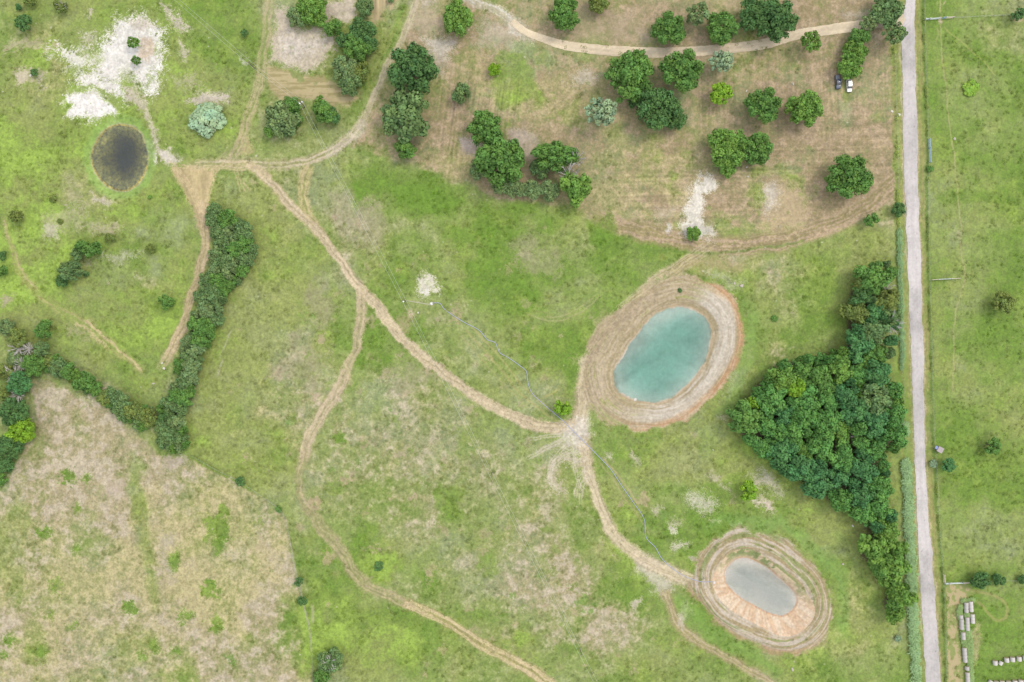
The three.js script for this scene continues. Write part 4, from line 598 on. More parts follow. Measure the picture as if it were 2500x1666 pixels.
// ---------------------------------------------------------------- trees and shrubs
// A crown is a heap of leafy clumps: each clump a rough core with leaf sprays standing off it. One unit is the crown's radius; the crown's foot is at y = 0.
function crownGeo(seed, o) {
  const r = rng(seed), pos = [], nor = [], col = [], idx = [];
  const clumps = [], want = o.clumps;
  const lobes = []; for (let i = 0; i < (o.lobes || 5); i++) lobes.push([r() * 6.283, 1.06 - (o.vary ?? 0.5) * r()]);
  const reach = (a) => { let s = 0, w = 0; for (const [la, lr] of lobes) { const d = Math.cos(a - la), q = Math.exp(7 * (d - 1)); s += q * lr; w += q; } return s / w; };
  const subs = []; // a big crown is several domes grown together: [x, z, radius, height]
  if (o.domes) { subs.push([0.12 * (r() - 0.5), 0.12 * (r() - 0.5), 0.62, 1]); for (let i = 0; i < o.domes; i++) { const a = (i + 0.7 * r()) / o.domes * 6.283, q = 0.3 + 0.2 * r(); subs.push([Math.cos(a) * (1 - q) * (0.9 + 0.14 * r()), Math.sin(a) * (1 - q) * (0.9 + 0.14 * r()), q, 0.6 + 0.35 * r()]); } }
  const total = subs.reduce((s, q) => s + q[2] * q[2], 0);
  for (let guard = 0; o.domes && clumps.length < want && guard < want * 40; guard++) {
    let pick = r() * total, k = 0; while (k < subs.length - 1 && (pick -= subs[k][2] ** 2) > 0) k++;
    const [sx, sz, sr, sh] = subs[k], a = r() * 6.283, d = Math.sqrt(r()), s = o.size * (0.7 + 0.6 * r()), R = Math.max(0.02, sr - s * 0.7), y = o.flat * sh * (0.2 + Math.sqrt(Math.max(0, 1 - d * d * 0.92)) * (0.35 + 0.65 * Math.pow(r(), 0.5)) * 0.8), p = [sx + Math.cos(a) * d * R, y, sz + Math.sin(a) * d * R];
    let near = 9; for (const c of clumps) near = Math.min(near, Math.hypot(c[0] - p[0], (c[1] - p[1]) * 1.1, c[2] - p[2]) / (c[3] + s));
    if (near >= o.apart) clumps.push([...p, s]);
  }
  for (let i = 0, guard = 0; !o.domes && i < want && guard < want * 40; guard++) {
    const a = r() * 6.283, d = Math.sqrt(r()) * reach(a) * (1 - o.size * 0.75), dome = Math.sqrt(Math.max(0, 1 - d * d * 0.9));
    const y = o.flat * (0.18 + dome * (0.3 + 0.7 * Math.pow(r(), 0.6))), s = o.size * (0.7 + 0.6 * r()) * (1 - 0.25 * d);
    const p = [Math.cos(a) * d, y, Math.sin(a) * d];
    let near = 9; for (const c of clumps) near = Math.min(near, Math.hypot(c[0] - p[0], (c[1] - p[1]) * 1.1, c[2] - p[2]) / (c[3] + s));
    if (near < o.apart) continue;
    clumps.push([...p, s]); i++;
  }
  const ico = new THREE.IcosahedronGeometry(1, 1).attributes.position;
  for (const [cx, cy, cz, s] of clumps) {
    const tone = 0.72 + 0.52 * r(), warm = 0.93 + 0.16 * r(), base = [tone * warm, tone, tone * (1.9 - warm * 0.95)], ph = r() * 50;
    const k0 = pos.length / 3;
    for (let i = 0; i < ico.count; i++) {
      const x = ico.getX(i), y = ico.getY(i), z = ico.getZ(i), w = s * o.core * (0.82 + 0.2 * Math.sin(7 * x + ph) * Math.cos(6 * z + ph * 2) + 0.1 * Math.sin(11 * y + ph));
      pos.push(cx + x * w, cy + y * w * 0.8, cz + z * w); nor.push(x, y, z); col.push(base[0] * 0.9, base[1] * 0.9, base[2] * 0.9); idx.push(k0 + i);
    }
    const n = Math.round(o.leaves * (0.6 + 0.6 * s / o.size));
    for (let i = 0; i < n; i++) {
      let y = 1 - 1.55 * r(); const t = r() * 6.283, q = Math.sqrt(Math.max(0, 1 - y * y));
      const nx0 = q * Math.cos(t), nz0 = q * Math.sin(t), w = s * (0.78 + 0.36 * r());
      const px = cx + nx0 * w, py = cy + y * w * 0.85, pz = cz + nz0 * w;
      let ax = nx0 + (r() - 0.5) * o.ruffle, ay = y + 0.35 + (r() - 0.5) * o.ruffle, az = nz0 + (r() - 0.5) * o.ruffle; const l = Math.hypot(ax, ay, az); ax /= l; ay /= l; az /= l;
      let ux = r() - 0.5, uy = r() - 0.5, uz = r() - 0.5; const d = ux * ax + uy * ay + uz * az; ux -= d * ax; uy -= d * ay; uz -= d * az; const m = Math.hypot(ux, uy, uz) || 1; ux /= m; uy /= m; uz /= m;
      const vx = ay * uz - az * uy, vy = az * ux - ax * uz, vz = ax * uy - ay * ux, L = o.leaf * (0.7 + 0.7 * r()), B = L * (0.45 + 0.3 * r()), f = 0.85 + 0.32 * r(), k = pos.length / 3;
      pos.push(px - ux * L, py - uy * L, pz - uz * L, px + vx * B + ax * L * 0.12, py + vy * B + ay * L * 0.12, pz + vz * B + az * L * 0.12, px + ux * L, py + uy * L, pz + uz * L, px - vx * B + ax * L * 0.12, py - vy * B + ay * L * 0.12, pz - vz * B + az * L * 0.12);
      for (let c = 0; c < 4; c++) { nor.push(ax, ay, az); col.push(base[0] * f, base[1] * f, base[2] * f); }
      idx.push(k, k + 2, k + 1, k, k + 3, k + 2);
    }
  }
  const g = new THREE.BufferGeometry();
  g.setAttribute('position', new THREE.BufferAttribute(new Float32Array(pos), 3)); g.setAttribute('normal', new THREE.BufferAttribute(new Float32Array(nor), 3)); g.setAttribute('color', new THREE.BufferAttribute(new Float32Array(col), 3)); g.setIndex(idx);
  return g;
}
// tapered, slightly crooked limb from a to b
function limb(a, b, r0, r1, bend = 0, sides6 = 6) {
  const A = new THREE.Vector3(...a), B = new THREE.Vector3(...b), M = A.clone().lerp(B, 0.5).add(new THREE.Vector3(bend, Math.abs(bend) * 0.4, -bend * 0.6));
  const c = new THREE.QuadraticBezierCurve3(A, M, B), n = 4, g = new THREE.TubeGeometry(c, n, 1, sides6, false), p = g.attributes.position;
  for (let i = 0; i <= n; i++) { const q = c.getPoint(i / n), w = lerp(r0, r1, i / n); for (let j = 0; j <= sides6; j++) { const k = i * (sides6 + 1) + j; p.setXYZ(k, q.x + (p.getX(k) - q.x) * w, q.y + (p.getY(k) - q.y) * w, q.z + (p.getZ(k) - q.z) * w); } }
  g.computeVertexNormals(); return g;
}
function trunkGeo(seed, limbs = 5) {
  const r = rng(seed), parts = [limb([0, -0.05, 0], [0.03, 0.55, 0.02], 0.085, 0.055, 0.03, 7)];
  for (let i = 0; i < limbs; i++) { const a = i / limbs * 6.283 + r(), d = 0.35 + 0.3 * r(); parts.push(limb([0.02, 0.38 + 0.12 * r(), 0.01], [Math.cos(a) * d, 0.72 + 0.3 * r(), Math.sin(a) * d], 0.042, 0.014, 0.05 * (r() - 0.5))); }
  return mergeGeometries(parts);
}
function deadGeo(seed, n = 9, spread = 0.9) {                     // bare branching wood
  const r = rng(seed), parts = [limb([0, -0.05, 0], [0.02, 0.6, 0], 0.07, 0.045, 0.04, 6)];
  for (let i = 0; i < n; i++) {
    const a = i / n * 6.283 + r() * 0.6, d = spread * (0.55 + 0.45 * r()), y = 0.5 + 0.55 * r(), e = [Math.cos(a) * d, y, Math.sin(a) * d];
    parts.push(limb([0, 0.35 + 0.2 * r(), 0], e, 0.04, 0.016, 0.1 * (r() - 0.5), 5));
    for (let j = 0; j < 4; j++) { const t = 0.4 + 0.55 * r(), s = [e[0] * t, lerp(0.45, y, t), e[2] * t], b = a + (r() - 0.5) * 2, q = 0.16 + 0.22 * r(); parts.push(limb(s, [s[0] + Math.cos(b) * q, s[1] + 0.12 * r(), s[2] + Math.sin(b) * q], 0.022, 0.01, 0.03, 4)); }
  }
  return mergeGeometries(parts);
}
const FORM = {
  oak: { clumps: 105, size: 0.155, apart: 0.47, flat: 0.95, core: 0.8, leaves: 36, leaf: 0.055, ruffle: 1.2, domes: 7 },
  small: { clumps: 46, size: 0.215, apart: 0.46, flat: 1.0, core: 0.8, leaves: 36, leaf: 0.08, ruffle: 1.2, domes: 5 },
  wood: { clumps: 26, size: 0.27, apart: 0.45, flat: 0.9, core: 0.84, leaves: 42, leaf: 0.1, ruffle: 1.1, lobes: 5, vary: 0.36 },
  round: { clumps: 30, size: 0.25, apart: 0.42, flat: 1.0, core: 0.92, leaves: 50, leaf: 0.085, ruffle: 0.7, lobes: 9, vary: 0.16 },
  feather: { clumps: 74, size: 0.16, apart: 0.48, flat: 0.7, core: 0.6, leaves: 40, leaf: 0.075, ruffle: 1.4, domes: 7 },
  sparse: { clumps: 30, size: 0.17, apart: 0.75, flat: 0.9, core: 0.45, leaves: 36, leaf: 0.075, ruffle: 1.4, lobes: 6 },
  shrub: { clumps: 22, size: 0.25, apart: 0.5, flat: 0.6, core: 0.8, leaves: 40, leaf: 0.1, ruffle: 1.1, lobes: 6 },
};
const crowns = {}; let seedNo = 100;
for (const [f, n] of [['oak', 9], ['small', 7], ['wood', 8], ['round', 3], ['feather', 6], ['sparse', 3], ['shrub', 4]]) { crowns[f] = []; for (let i = 0; i < n; i++) crowns[f].push(crownGeo(seedNo += 17, FORM[f])); }
const trunks = [trunkGeo(3), trunkGeo(4, 6), trunkGeo(6, 4)];
const deads = [deadGeo(21), deadGeo(22, 11, 1), deadGeo(25, 8, 0.8)];
const leafMat = (name, r, g, b) => new THREE.MeshPhysicalMaterial({ name, color: new THREE.Color().setRGB(r, g, b), vertexColors: true, roughness: 0.85, specularIntensity: 0.3 });
const LEAF = {
  dark: leafMat('dark_leaves', 0.068, 0.143, 0.046), deep: leafMat('deep_green_leaves', 0.054, 0.139, 0.048), oak: leafMat('oak_leaves', 0.092, 0.190, 0.044), bright: leafMat('bright_green_leaves', 0.115, 0.221, 0.045), yellow: leafMat('yellow_green_leaves', 0.153, 0.282, 0.026),
  lime: leafMat('lime_leaves', 0.156, 0.274, 0.041), grey: leafMat('grey_green_leaves', 0.137, 0.208, 0.085), live: leafMat('live_oak_leaves', 0.109, 0.183, 0.069), pale: leafMat('pale_silvery_leaves', 0.209, 0.305, 0.185), olive: leafMat('olive_leaves', 0.128, 0.173, 0.046), blue: leafMat('blue_green_leaves', 0.222, 0.325, 0.207), wood: leafMat('woodland_leaves', 0.086, 0.205, 0.051), teal: leafMat('cool_green_leaves', 0.065, 0.170, 0.060),
};
const BARK = new THREE.MeshStandardMaterial({ name: 'bark', color: new THREE.Color().setRGB(0.13, 0.11, 0.09), roughness: 0.95 });
const DEADWOOD = new THREE.MeshStandardMaterial({ name: 'bleached_wood', color: new THREE.Color().setRGB(0.42, 0.4, 0.38), roughness: 0.9 });
const treeRng = rng(404);
// x, y: where the crown's middle shows on the plan; r: crown radius in plan units. The stem stands under the crown, nearer to the drone's own foot than the crown looks from above.
function tree(name, x, y, r, form, leaf, label, category, group, o = {}) {
  const R = r * U * 1.11, tall = o.tall ?? (form === 'shrub' ? 0.9 : form === 'round' ? 1.15 : 1.2), H = Math.max(R * tall, o.min || 0), foot = form === 'shrub' ? 0.02 : 0.32 * H;
  const k = 1 - (foot + 0.55 * H) / EYE, bx = PX + (x - PX) * k, by = PY + (y - PY) * k;
  const t = new THREE.Group(), gy = groundY(bx, by);
  t.position.set(wx(bx), gy, wz(by));
  const set6 = crowns[form], c = mesh('crown', set6[Math.floor(treeRng() * set6.length)], LEAF[leaf], t);
  c.scale.set(R * (o.sx || 1), H * 0.86, R * (o.sz || 1)); c.position.y = foot; const a = treeRng() * 6.283; if (!o.sx && !o.sz) c.rotation.y = a;
  const b = mesh(form === 'shrub' ? 'stem' : 'trunk', trunks[Math.floor(treeRng() * 3)], BARK, t); b.scale.set(R * 0.8, (foot + H * 0.62), R * 0.8); b.rotation.y = a;
  if (o.dead) { const d = mesh('dead_branch', deads[o.dead - 1], DEADWOOD, t); d.scale.set(R * 0.75, foot + H * 1.02, R * 0.75); d.rotation.y = a; d.position.set((o.dx || 0) * R, 0, (o.dz || 0) * R); }
  return top(t, name, label, category, group);
}
const LONE = [
  // the north-west, round the bare chalk
  ['shrub', 43, 16, 8, 'small', 'deep', 'tiny dark shrub in the north-west corner'], ['tree', 57, 55, 20, 'round', 'dark', 'dark round tree west of the chalk scar, standing alone'], ['tree', 70, 0, 15, 'small', 'olive', 'olive tree cut by the top edge above the lone dark round tree'], ['tree', 144, 14, 17, 'small', 'olive', 'olive tree with bare grey branches near the top edge', { dead: 1, dx: 0.45 }],
  ['tree', 328, 105, 18, 'sparse', 'bright', 'ragged green sapling in the middle of the white chalk'], ['shrub', 334, 150, 14, 'sparse', 'oak', 'smaller ragged green bush at the south foot of the chalk sapling'], ['shrub', 84, 177, 9, 'round', 'dark', 'dark bush between two chalk scrapes in the west'], ['shrub', 598, 82, 9, 'round', 'dark', 'small dark round bush beside the overhead wires'],
  ['shrub', 500, 292, 50, 'shrub', 'blue', 'wide pale blue-green thicket east of the dark pond', { tall: 0.4, sz: 0.84 }], ['shrub', 129, 485, 12, 'shrub', 'olive', 'low olive bush on the bright pasture south-west of the dark pond'], ['tree', 41, 528, 20, 'sparse', 'olive', 'speckled olive tree at the western edge'], ['shrub', 147, 541, 8, 'shrub', 'olive', 'tiny olive bush east of the speckled olive tree'], ['shrub', 366, 482, 6, 'shrub', 'bright', 'tiny green bush south-east of the dark pond'],
  ['tree', 4, 625, 12, 'small', 'dark', 'dark tree at the left border of the photo, upper of two'], ['tree', 4, 660, 14, 'small', 'oak', 'dark tree at the left border of the photo, lower of two'],
  ['tree', 211, 605, 30, 'small', 'oak', 'spreading green tree north end of the clump in the west pasture', { sz: 0.72, sx: 1 }], ['tree', 186, 621, 16, 'small', 'live', 'small grey-green tree in the middle of the western clump'], ['tree', 168, 659, 32, 'feather', 'live', 'broad grey-green tree south of the middle of the western clump', { sz: 0.72, sx: 1 }], ['tree', 147, 686, 15, 'feather', 'dark', 'small tree at the south-west tip of the western clump'], ['shrub', 211, 669, 7, 'round', 'dark', 'tiny dark bush beside the broad tree of the western clump'],
  ['shrub', 268, 582, 13, 'small', 'olive', 'olive bush north-east of the western clump'], ['shrub', 366, 607, 12, 'small', 'olive', 'olive bush between the western clump and the mown track'], ['shrub', 404, 736, 19, 'small', 'oak', 'round green shrub alone beside the mown track'],
  // the copse at the head of the tracks
  ['tree', 724, 39, 25, 'feather', 'grey', 'grey-green tree on the west side of the top copse'], ['tree', 754, 16, 34, 'oak', 'bright', 'bright green tree in the middle of the top copse'], ['tree', 773, 45, 21, 'small', 'bright', 'small bright tree at the south tip of the top copse'], ['tree', 775, 6, 22, 'small', 'oak', 'green tree on the east side of the top copse'], ['tree', 889, 12, 22, 'feather', 'live', 'grey-green tree alone beside the top copse', { sz: 1.2, sx: 0.9 }], ['tree', 954, -2, 8, 'small', 'live', 'treetop just showing at the top edge west of the pale track'],
  ['tree', 812, 64, 22, 'small', 'oak', 'north-western tree of the long copse'], ['tree', 836, 95, 18, 'small', 'dark', 'small dark tree on the west flank of the long copse'], ['tree', 884, 74, 33, 'oak', 'dark', 'large dark tree at the north-east of the long copse'], ['tree', 872, 110, 34, 'oak', 'oak', 'large green tree in the middle of the long copse'], ['tree', 900, 104, 22, 'small', 'dark', 'dark tree on the east flank of the long copse'], ['tree', 840, 166, 33, 'feather', 'grey', 'grey-green tree on the south-west of the long copse'], ['tree', 872, 168, 27, 'feather', 'olive', 'yellowish olive tree on the south-east of the long copse'], ['tree', 852, 200, 28, 'feather', 'live', 'southernmost tree of the long copse'],
  ['tree', 684, 286, 40, 'feather', 'grey', 'broad grey-olive tree below the power pole'], ['shrub', 662, 318, 18, 'small', 'bright', 'bright shrub at the south-west foot of the grey-olive tree'], ['tree', 706, 256, 24, 'small', 'oak', 'green tree beside the power pole in the west clump'], ['tree', 697, 314, 20, 'feather', 'live', 'small grey-green tree south of the grey-olive tree'], ['tree', 720, 288, 18, 'small', 'oak', 'small green tree east of the grey-olive tree'],
  ['tree', 791, 272, 28, 'small', 'oak', 'middle tree of the trio east of the power pole'], ['tree', 780, 250, 17, 'sparse', 'bright', 'small bright tree, north of the trio east of the power pole'], ['tree', 808, 282, 21, 'small', 'dark', 'dark tree, east of the trio east of the power pole'],
  // oaks either side of the driveway
  ['tree', 1118, 40, 36, 'oak', 'bright', 'bright green oak south of the head of the driveway', { sz: 1.18, sx: 0.98 }], ['tree', 1006, 162, 58, 'oak', 'dark', 'great dark lobed oak east of the curving track'], ['shrub', 1016, 210, 14, 'small', 'dark', 'dark sapling at the south foot of the great dark oak'], ['tree', 988, 275, 58, 'feather', 'live', 'great grey-green live oak south of the dark oak'], ['tree', 990, 362, 26, 'small', 'oak', 'round green tree south of the great live oak'],
  ['shrub', 1206, 167, 16, 'small', 'yellow', 'small yellow-green tree between the bright oak and the lush patch'], ['tree', 1125, 224, 24, 'small', 'live', 'dark grey-green tree alone east of the great oaks'],
  ['tree', 1184, 312, 42, 'oak', 'oak', 'green oak at the north end of the central grove'], ['tree', 1223, 388, 58, 'oak', 'oak', 'largest oak of the central grove'], ['tree', 1172, 411, 26, 'feather', 'grey', 'grey-green tree on the west side of the central grove'], ['tree', 1229, 446, 28, 'feather', 'grey', 'grey-green tree south of the largest grove oak', { }], ['tree', 1297, 462, 24, 'feather', 'grey', 'pale grey-green tree at the south edge of the grove, middle of three'], ['tree', 1342, 464, 25, 'feather', 'grey', 'pale grey-green tree beside the yellow-topped oak'],
  ['tree', 1253, 380, 28, 'small', 'oak', 'green oak filling the east side of the largest grove oak'], ['tree', 1256, 452, 26, 'feather', 'grey', 'pale grey-green tree at the south edge of the grove, westernmost of three'], ['tree', 1318, 410, 24, 'feather', 'live', 'grey-green tree between the wide oak and the pale trees'],
  ['tree', 1356, 380, 42, 'oak', 'oak', 'wide oak with dead white limbs on its east side', { sx: 1.3, sz: 0.86 }], ['tree', 1404, 454, 39, 'small', 'bright', 'oak with yellow-green tips at the south-east of the grove', { sz: 1.1, sx: 0.97 }], ['dead_tree', 1406, 388, 22, 'DEAD', 2, 'bleached dead branches standing in the wide oak', { up: 3.5 }], ['dead_tree', 1391, 424, 24, 'DEAD', 1, 'bleached dead branches between the wide oak and the yellow-tipped oak', { up: 3 }],
  ['tree', 1381, 29, 37, 'oak', 'oak', 'green oak north of the driveway, westernmost'], ['tree', 1461, 5, 25, 'small', 'olive', 'olive treetop cut by the top edge east of the westernmost oak'], ['tree', 1635, 66, 40, 'oak', 'oak', 'round oak just north of the driveway, westernmost of the row'], ['tree', 1704, 32, 34, 'sparse', 'grey', 'pale mottled tree in the row north of the driveway'], ['tree', 1767, 63, 38, 'oak', 'oak', 'green oak touching the north side of the driveway'], ['tree', 1847, 30, 40, 'oak', 'dark', 'western one of the paired dark oaks north of the driveway'], ['tree', 1903, 42, 49, 'oak', 'dark', 'eastern and larger of the paired dark oaks north of the driveway'],
  ['tree', 1540, 184, 56, 'oak', 'oak', 'large oak spreading just south of the driveway'], ['tree', 1561, 138, 20, 'small', 'oak', 'small tree between the driveway and the large oak'], ['tree', 1667, 166, 50, 'oak', 'oak', 'rounded oak hard against the south side of the driveway'], ['tree', 1761, 148, 32, 'sparse', 'pale', 'pale blue-green thin tree south of the driveway'], ['tree', 1761, 230, 27, 'round', 'yellow', 'yellow-green round tree in the mown field'], ['tree', 1467, 271, 42, 'sparse', 'pale', 'pale silvery thin tree west of the joined oaks'], ['tree', 1608, 262, 50, 'oak', 'dark', 'dark oak joined to the large oak from the south'], ['tree', 1652, 288, 27, 'small', 'dark', 'small oak on the south-east side of the joined oaks'], ['tree', 1563, 243, 27, 'small', 'dark', 'small oak filling the gap between the joined oaks'],
  ['tree', 1868, 252, 42, 'oak', 'oak', 'round oak alone in the mown field, west of the pair'], ['tree', 1969, 261, 42, 'oak', 'bright', 'round oak alone in the mown field, nearest the parked vehicles'], ['tree', 1779, 355, 48, 'oak', 'bright', 'bright lobed oak with a smaller dark oak against its east side'], ['shrub', 1777, 412, 20, 'small', 'bright', 'sapling at the south foot of the bright lobed oak'], ['tree', 1852, 358, 38, 'oak', 'oak', 'dark green oak leaning on the bright lobed oak'], ['tree', 2078, 429, 52, 'oak', 'oak', 'large oak alone near the limestone road'], ['shrub', 1694, 570, 18, 'small', 'bright', 'bright green shrub on the southern end of the white chalk strip'],
  ['tree', 1983, 100, 30, 'sparse', 'bright', 'bright open tree on the south side of the driveway'], ['tree', 2102, 88, 25, 'small', 'oak', 'northern one of three merged trees beside the vehicles'], ['tree', 2094, 124, 30, 'feather', 'bright', 'middle one of three merged trees beside the vehicles'], ['tree', 2082, 158, 29, 'feather', 'bright', 'southern one of three merged trees, overhanging the dark car'], ['tree', 2171, 14, 40, 'feather', 'live', 'grey-green tree at the top edge beside the road'], ['tree', 2122, 56, 25, 'sparse', 'grey', 'thin pale tree overhanging the east end of the driveway'], ['tree', 2184, 78, 32, 'sparse', 'live', 'thin tree reaching over the edge of the road'], ['shrub', 2196, 511, 17, 'small', 'dark', 'dark bush against the west verge of the road'], ['shrub', 2126, 539, 17, 'round', 'oak', 'round green bush west of the dark verge bush'],
  // east of the road
  ['shrub', 2485, 35, 15, 'round', 'dark', 'dark bush in the north-east corner at the end of the fence'], ['shrub', 2374, 214, 22, 'shrub', 'lime', 'low lime-green bramble in the east pasture', { tall: 0.35 }], ['shrub', 2272, 412, 11, 'shrub', 'oak', 'green bush growing through the east fence'], ['tree', 2451, 739, 25, 'round', 'olive', 'dark olive round tree alone in the east pasture'], ['tree', 2424, 1089, 20, 'round', 'oak', 'round green tree in the east pasture above the lush swale'], ['shrub', 2313, 1135, 17, 'round', 'teal', 'smooth blue-green bush beside the small grey shed'], ['shrub', 2281, 1133, 10, 'feather', 'blue', 'pale blue-green bush on the verge next to the smooth bush'], ['tree', 2398, 1419, 23, 'small', 'dark', 'larger dark tree on the south-east fence line', { sz: 0.85, sx: 1.1 }], ['tree', 2441, 1417, 16, 'small', 'dark', 'smaller dark tree on the south-east fence line'], ['shrub', 2498, 1416, 11, 'small', 'dark', 'dark bush at the right border on the south-east fence line'],
  // the middle and the south
  ['shrub', 1374, 995, 20, 'round', 'yellow', 'round yellow-green bush beside the turquoise pond track'], ['shrub', 1660, 709, 6, 'shrub', 'dark', 'tiny dark bush on the north bank of the turquoise pond'], ['tree', 1824, 1197, 23, 'round', 'yellow', 'round yellow-green tree between the wood and the clay pond'], ['shrub', 1890, 777, 9, 'shrub', 'oak', 'tiny green bush east of the turquoise pond'], ['shrub', 586, 1177, 15, 'shrub', 'dark', 'dark bush on the field boundary south-east of the tree row'], ['shrub', 729, 1420, 11, 'round', 'dark', 'dark bush on the south field boundary, upper of two'], ['shrub', 738, 1467, 12, 'round', 'dark', 'dark bush on the south field boundary, lower of two'], ['tree', 803, 1618, 30, 'feather', 'live', 'tree with a bare grey middle on the south boundary', { dead: 3 }], ['tree', 783, 1656, 20, 'feather', 'oak', 'green tree at the bottom edge below the bare-topped tree'], ['shrub', 922, 1383, 13, 'shrub', 'dark', 'low dark bush in the bright green hollow', { tall: 0.5 }], ['shrub', 678, 1245, 9, 'shrub', 'oak', 'small bush where the field boundary meets the south track'], ['shrub', 2194, 1560, 8, 'feather', 'blue', 'tiny pale blue-green bush west of the southern reeds'],
  // the thicket on the western border
  ['tree', 101, 803, 22, 'small', 'oak', 'green tree standing north of the western thicket'], ['tree', 95, 853, 20, 'feather', 'live', 'grey-green tree east of the western thicket'], ['tree', 37, 826, 24, 'small', 'olive', 'yellowish olive tree in the north of the western thicket'], ['tree', 8, 798, 20, 'feather', 'grey', 'grey tree in the north-west of the western thicket'], ['tree', 29, 877, 20, 'feather', 'grey', 'grey-olive tree in the middle of the western thicket'], ['tree', 73, 893, 27, 'oak', 'oak', 'dark green tree on the east side of the western thicket'], ['tree', 41, 936, 29, 'oak', 'teal', 'cool green tree among the dead trees of the western thicket'], ['tree', 4, 905, 22, 'small', 'olive', 'olive tree at the left border in the western thicket, upper'], ['tree', 5, 962, 18, 'small', 'olive', 'olive tree at the left border in the western thicket, lower'], ['tree', 24, 1006, 34, 'oak', 'dark', 'dark tree in the south of the western thicket'], ['tree', 44, 1052, 31, 'oak', 'yellow', 'bright yellow-green tree at the south-east of the western thicket'], ['tree', 16, 1092, 30, 'oak', 'dark', 'dark tree below the bright yellow-green thicket tree'], ['tree', 3, 1135, 24, 'small', 'dark', 'dark tree at the southern end of the western thicket'], ['tree', 0, 1172, 16, 'small', 'oak', 'last tree at the left border south of the thicket'], ['shrub', 47, 985, 11, 'small', 'teal', 'small green shrub between the cool green tree and the dark tree'],
  ['dead_tree', 37, 850, 18, 'DEAD', 2, 'bleached dead tree in the thicket, northernmost'], ['dead_tree', 62, 852, 17, 'DEAD', 1, 'bleached dead tree in the thicket beside the grey-green tree'], ['dead_tree', 46, 890, 18, 'DEAD', 3, 'bleached dead tree in the middle of the thicket'], ['dead_tree', 26, 914, 19, 'DEAD', 2, 'bleached dead tree north of the cool green tree'], ['dead_tree', 37, 963, 19, 'DEAD', 1, 'bleached dead tree south of the cool green tree'], ['dead_tree', 98, 876, 9, 'DEAD', 3, 'small bleached dead tree at the east tip of the thicket'],
  ['dead_tree', 2170, 706, 20, 'DEAD', 1, 'white dead tree in the north of the roadside wood'], ['dead_tree', 2180, 790, 24, 'DEAD', 2, 'grey dead tree on the road side of the wood'], ['dead_tree', 2014, 945, 14, 'DEAD', 3, 'silvery dead top in the middle of the wood'], ['dead_tree', 2092, 1068, 15, 'DEAD', 2, 'bare grey branches in the south-east of the wood'], ['dead_tree', 1934, 890, 9, 'DEAD', 3, 'small dead top near the north-west edge of the wood'], ['dead_tree', 2010, 1010, 9, 'DEAD', 1, 'tiny white dead top in the heart of the wood'], ['dead_tree', 2134, 1252, 13, 'DEAD', 3, 'grey dead tree at the narrow neck of the wood'],
];
for (const [kind, x, y, r, form, leaf, label, o] of LONE) {
  if (form === 'DEAD') {
    const R = r * U, H = R * 1.9 + (o?.up || 0), k = 1 - H * 0.8 / EYE, bx = PX + (x - PX) * k, by = PY + (y - PY) * k, t = new THREE.Group();
    t.position.set(wx(bx), groundY(bx, by), wz(by));
    const d = mesh('branches', deads[leaf - 1], DEADWOOD, t); d.scale.set(R * 1.25, H, R * 1.25); d.rotation.y = treeRng() * 6;
    const d2 = mesh('twigs', deads[leaf % 3], DEADWOOD, t); d2.scale.set(R * 1.05, H * 0.9, R * 1.05); d2.rotation.y = treeRng() * 6;
    top(t, 'dead_tree', label, 'dead tree'); continue;
  }
  tree(kind, x, y, r, form, leaf, label, kind, null, o || {});
}
// ---- the wood by the road and the tree rows: crowns packed side by side
function pack(outline, rMin, rMax, tight, seed, pick) {
  const r = rng(seed), out = []; let x0 = 1e9, x1 = 0, y0 = 1e9, y1 = 0;
  for (const [x, y] of outline) { x0 = Math.min(x0, x); x1 = Math.max(x1, x); y0 = Math.min(y0, y); y1 = Math.max(y1, y); }
  for (let n = 0; n < 9000; n++) {
    const t = n / 9000, R = lerp(rMax, rMin, Math.pow(t, 0.7)) * (0.85 + 0.3 * r()), x = lerp(x0, x1, r()), y = lerp(y0, y1, r()), s = inside(outline, x, y);
    if (s < R * 0.62) continue;
    if (out.some((q) => Math.hypot(q[0] - x, q[1] - y) < (q[2] + R) * tight)) continue;
    out.push([x, y, R]);
  }
  for (const [x, y, R] of out) pick(x, y, R, r);
}
const woodWords = { wood: 'mid-green', teal: 'cool dark green', oak: 'green', bright: 'bright green', yellow: 'yellow-green', olive: 'olive', dark: 'dark green', grey: 'greyish green', lime: 'lime green', live: 'dull grey-green', deep: 'deep green' };
